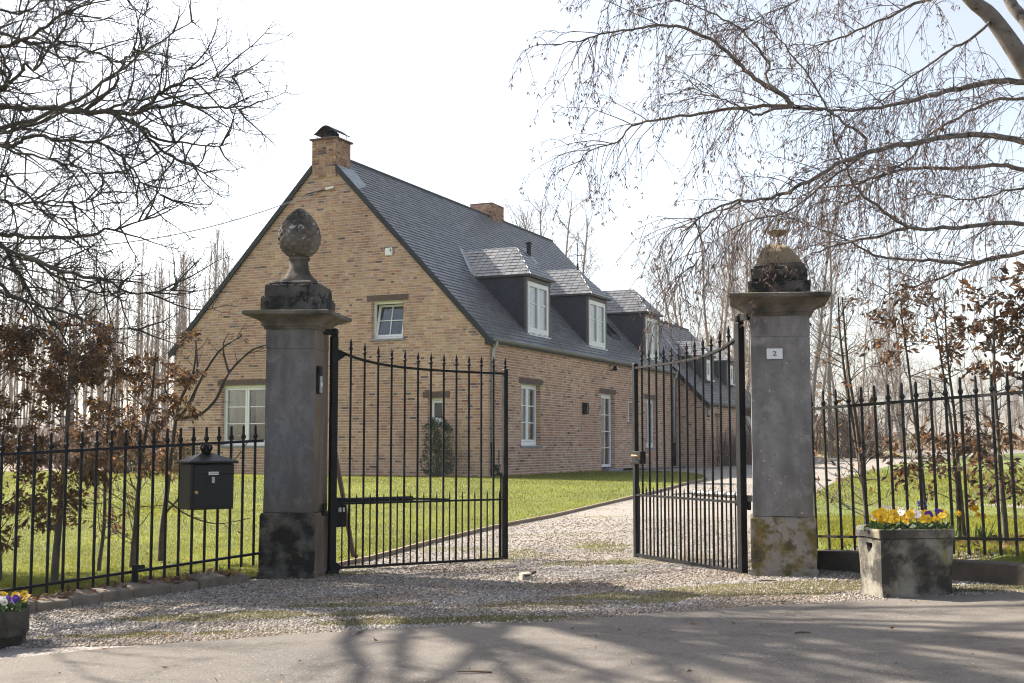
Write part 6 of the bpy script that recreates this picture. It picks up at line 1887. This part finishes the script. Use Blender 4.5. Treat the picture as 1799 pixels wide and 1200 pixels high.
# ------------------------------------------------------------------ grass, gravel, litter
def inside_np(poly, X, Y):
    c = np.zeros(len(X), bool); n = len(poly); j = n - 1
    for i in range(n):
        xi, yi = poly[i]; xj, yj = poly[j]
        if yi != yj:
            c ^= ((yi > Y) != (yj > Y)) & (X < (xj - xi) * (Y - yi) / (yj - yi) + xi)
        j = i
    return c
def cone_pts(n, y0, y1, test, half=.43, seed=1):
    """points spread evenly over what is seen of a surface"""
    g = np.random.default_rng(seed); out = np.zeros((0, 2))
    while len(out) < n:
        m = n
        Y = 1 / (1 / y1 + (1 / y0 - 1 / y1) * g.random(m)); X = (g.random(m) * 2 - 1) * half * Y
        k = test(X, Y)
        out = np.concatenate([out, np.stack([X[k], Y[k]], 1)])
    return out[:n]
def in_house(x, y):
    a = (x - P0.x) * UX.x + (y - P0.y) * UX.y; b = (x - P0.x) * VX.x + (y - P0.y) * VX.y
    return (a > -.05) & (a < 23) & (b > -1.1) & (b < 8.8) & ~((a < 14.3) & (b < -.05))
def blades(name, pts, h0, h1, tints, seed, wscale=.0050, far=12.0):
    g = np.random.default_rng(seed); n = len(pts)
    z = np.array([gz(x, y) for x, y in pts]); dist = np.clip(pts[:, 1] / far, .7, 3)
    h = (h0 + (h1 - h0) * g.random(n)) * (.85 + .15 * dist); w = wscale * dist
    a = g.random(n) * 2 * np.pi; la = g.random(n) * 2 * np.pi; ln = h * g.random(n) * .7
    base = np.stack([pts[:, 0], pts[:, 1], z], 1)
    wv = np.stack([np.cos(a) * w, np.sin(a) * w, np.zeros(n)], 1)
    tip = base + np.stack([np.cos(la) * ln, np.sin(la) * ln, h], 1)
    V = np.stack([base - wv, base + wv, tip], 1).reshape(-1, 3); F = np.arange(3 * n).reshape(-1, 3)
    T = np.array(tints)[g.integers(0, len(tints), n)] * (.75 + .5 * g.random((n, 1)))
    pn = np.array([.86 + .34 * mnoise.noise(Vector((x * .55, y * .55, 4))) + .26 * mnoise.noise(Vector((x * 2.4, y * 2.4, 8))) for x, y in pts]).clip(.4, 1.3)
    return arr_mesh(name, V, F, MAT['grass'], tint=T * pn[:, None])
GTN = [(.225, .225, .026), (.265, .25, .036), (.165, .185, .02), (.31, .28, .06), (.20, .215, .024)]
lp_ = cone_pts(400000, 9.0, 33.5, lambda x, y: inside_np(lawn_poly, x, y) & ~in_house(x, y), half=.56, seed=3)
tag(blades('lawn_grass', lp_, .014, .036, GTN, 4), 'short mown grass of the lawn before the house', 'grass', kind='stuff')
lp2 = cone_pts(170000, 9.0, 34, lambda x, y: (x > 2.5) & inside_np(lawn2_poly, x, y), half=.66, seed=5)
tag(blades('side_lawn_grass', lp2, .02, .05, GTN, 6), 'grass of the lawn behind the right railing', 'grass', kind='stuff')
# moss, weeds and grass in the gravel
PATCH = [(-1.7, 8.35, .85, .20), (-1.1, 8.75, .6, .10), (-.5, 7.92, .75, .17), (.9, 8.8, .55, .30), (1.6, 9.05, .75, .38), (.25, 8.55, .5, .10), (-2.3, 7.6, .5, .12), (.0, 12.2, .35, .5), (.9, 12.9, .3, .6), (.7, 11.3, .4, .22), (2.3, 9.2, .5, .35), (3.3, 8.8, .6, .25), (-1.45, 10.9, .3, .2)]
def weed_noise(X, Y):
    X = np.asarray(X); Y = np.asarray(Y)
    n = np.array([mnoise.noise(Vector((x * 2.6, y * 4.0, 2))) + .5 * mnoise.noise(Vector((x * 9, y * 9, 5))) for x, y in zip(X, Y)])
    best = np.full(len(X), 9.0)
    for (cx, cy, rx, ry) in PATCH: best = np.minimum(best, ((X - cx) / rx) ** 2 + ((Y - cy) / ry) ** 2)
    return best + n * 1.1 < 1.0
def weedy(X, Y):
    k = inside_np(drive_poly, X, Y) & (Y < 15); i = np.nonzero(k)[0]
    k[i] = weed_noise(X[i], Y[i]); return k
def stony(X, Y):
    k = inside_np(drive_poly, X, Y); i = np.nonzero(k & (Y < 15))[0]
    w = weed_noise(X[i], Y[i]); k[i] = ~w | (nrg.random(len(i)) < .22); return k
wp3 = cone_pts(34000, 7.0, 15, weedy, seed=8)
tag(blades('gravel_weeds', wp3, .006, .020, [(.16, .165, .035), (.20, .185, .05), (.24, .20, .09), (.13, .145, .03), (.26, .21, .11)], 9, .0035), 'thin grass and moss growing in the gravel', 'grass', kind='stuff')
def pebbles(name, pts, s0, s1, seed):
    g = np.random.default_rng(seed); n = len(pts)
    oc = np.array([(1, 0, 0), (0, 1, 0), (-1, 0, 0), (0, -1, 0), (0, 0, .75), (0, 0, -.6)], float)
    z = np.array([gz(x, y) for x, y in pts]); s = s0 + (s1 - s0) * g.random(n) ** 2
    ang = g.random(n) * 6.28; c, sn = np.cos(ang), np.sin(ang)
    V = oc[None] * (.6 + .8 * g.random((n, 6, 1))) * s[:, None, None]
    X = V[..., 0] * c[:, None] - V[..., 1] * sn[:, None]; Yv = V[..., 0] * sn[:, None] + V[..., 1] * c[:, None]
    V = np.stack([X + pts[:, 0:1], Yv + pts[:, 1:2], V[..., 2] + z[:, None] + s[:, None] * .25], 2).reshape(-1, 3)
    f = np.array([(0, 1, 4), (1, 2, 4), (2, 3, 4), (3, 0, 4), (1, 0, 5), (2, 1, 5), (3, 2, 5), (0, 3, 5)])
    F = (f[None] + 6 * np.arange(n)[:, None, None]).reshape(-1, 3)
    t = np.array([(.34, .31, .285), (.26, .235, .215), (.42, .395, .37), (.20, .18, .17), (.33, .28, .235), (.50, .475, .45), (.15, .135, .125)])
    pn = np.array([.5 + .9 * mnoise.noise(Vector((x * .9, y * 1.7, 9))) for x, y in pts]).clip(0, 1)[:, None]
    earth = np.array([[1.0, 1.0, 1.0]]) * (1 - pn) + np.array([[.72, .62, .50]]) * pn
    T = np.repeat(t[g.integers(0, len(t), n)] * (.8 + .4 * g.random((n, 1))) * earth, 8, axis=0)
    return arr_mesh(name, V, F, MAT['gravel'], tint=T)
gp = cone_pts(95000, 7.2, 24, stony, seed=12)
tag(pebbles('gravel_stones', gp, .0045, .0125, 13), 'loose grey gravel of the drive and forecourt', 'gravel', kind='stuff')
# grit spilled over the road, thickest near its edge
g_ = np.random.default_rng(77); gx = g_.uniform(-3.4, 4.2, 16000); ex_ = np.array([p[0] for p in road_edge]); ey_r = np.array([p[1] for p in road_edge])
gy = np.interp(gx, ex_, ey_r) - np.abs(g_.normal(0, 1, 16000)) ** 1.6 * .45
ok = gy > 5.2
tag(pebbles('road_grit', np.stack([gx[ok], gy[ok]], 1), .0016, .0058, 78), 'grit and small stones scattered on the road', 'gravel', kind='stuff')
# fallen leaves along the kerb, a few on the road and drive
rl = random.Random(21); spots = []; sizes = []
for _ in range(1300):
    s = rl.uniform(.1, L[-1] * .42) if isinstance(L, list) else 0
    q = along(s) if isinstance(L, list) else None
    n = Vector((-.75, .65, 0)); w = abs(rl.gauss(.12, .10))
    x, y = q.x + n.x * w, q.y + n.y * w
    spots.append((Vector((x, y, gz(x, y) + .03 + rl.uniform(0, .06))), Vector((rl.uniform(-1, 1), rl.uniform(-1, 1), .7)))); sizes.append(rl.uniform(.045, .085))
for _ in range(420):
    x, y = rl.uniform(2.7, 4.4), rl.uniform(9.6, 10.8)
    if inside(lawn2_poly, x, y): spots.append((Vector((x, y, gz(x, y) + .03)), Vector((rl.uniform(-1, 1), rl.uniform(-1, 1), .6)))); sizes.append(rl.uniform(.04, .08))
for _ in range(160):
    x, y = rl.uniform(-9, 6), rl.uniform(11.5, 22)
    if inside(lawn_poly, x, y): spots.append((Vector((x, y, gz(x, y) + .03)), Vector((rl.uniform(-1, 1), rl.uniform(-1, 1), .6)))); sizes.append(rl.uniform(.03, .06))
for _ in range(130):
    x, y = rl.uniform(-3, 3.6), rl.uniform(5.2, 11)
    spots.append((Vector((x, y, gz(x, y) + .014)), Vector((rl.uniform(-1, 1), rl.uniform(-1, 1), .65)))); sizes.append(rl.uniform(.02, .045))
o = leaves_mesh('fallen_leaves', spots, sizes, MAT['dead_leaf'], None, LEAF_T, rl, droop=.6)
tag(o, 'fallen brown leaves along the kerb and on the ground', 'leaves')
# twigs on the road
for i, (x, y, a, ln, lab) in enumerate(((-.18, 6.05, 3.05, .17, 'short brown twig lying on the road near the middle'), (1.62, 7.0, .15, .09, 'small broken twig on the road at the right'), (1.95, 9.55, .1, .13, 'dark stick on the gravel before the right pillar'), (-.9, 7.4, 1.3, .10, 'pale straw standing at the road edge'))):
    t = empty('twig', (x, y, gz(x, y) + .012), a, lab, 'twig'); mb = MB()
    mb.tube([(-ln / 2, 0, 0), (-.01, .006, .004), (ln / 2, -.003, .001)], [.005, .006, .003], 6); mb.build('stick', MAT['wood'], t)
    mb = MB(); mb.tube([(0, .004, .003), (.03, .025, .006)], [.003, .0015], 5); mb.build('side_shoot', MAT['wood'], t)
# concrete gate stop with iron catch in the middle of the drive
gs = empty('gate_stop', (.12, 10.16, gz(.12, 10.16)), .3, 'small concrete gate stop set in the gravel', 'gate stop')
mb = MB(); mb.hexa([(-.055, -.05, -.03), (.045, -.05, -.03), (.045, .05, -.03), (-.055, .05, -.03), (-.05, -.045, .05), (.03, -.045, .055), (.03, .045, .06), (-.05, .045, .05)]); mb.build('block', M('concrete', (.28, .25, .20), (.36, .33, .27), 12, .9, .003), gs, bevel=.006)
mb = MB(); mb.bar((.02, 0, .045), (.075, .015, .06), .04, .02); mb.build('catch', MAT['lintel'], gs)
mb = MB(); mb.box(-.032, .012, -.0465, -.044, .012, .04); mb.build('slot', MAT['plastic'], gs)
# two pale stones on the gravel
for (x, y, s, lab) in ((-.5, 9.75, .03, 'pale stone lying on the gravel left of the gate stop'), (-1.75, 11.9, .06, 'flat stone in the grass behind the left pillar')):
    st = MB(); st.lathe([(s * .6, -.01), (s, .01), (s * .8, .025), (s * .3, .035)], 9); o = st.build('stone', M_broken); o.location = (x, y, gz(x, y)); roughen(o, .008, 20, 1); tag(o, lab, 'stone')
# air: a thin spring haze
haze = MB(); haze.box(-330, 420, -62, 440, -3, 26)
hz = haze.build('haze', None, None, normals=True)
m_, nt_, b_n = new_mat('spring_haze'); nt_.nodes.remove(b_n)
pv = nt_.nodes.new('ShaderNodeVolumePrincipled'); pv.inputs['Color'].default_value = (.93, .95, 1.0, 1); pv.inputs['Density'].default_value = .0004; pv.inputs['Anisotropy'].default_value = .0
nt_.links.new(pv.outputs[0], nt_.nodes['Material Output'].inputs['Volume'])
hz.data.materials.append(m_)
tag(hz, 'thin pale haze of a spring day over the garden', 'haze', kind='stuff')
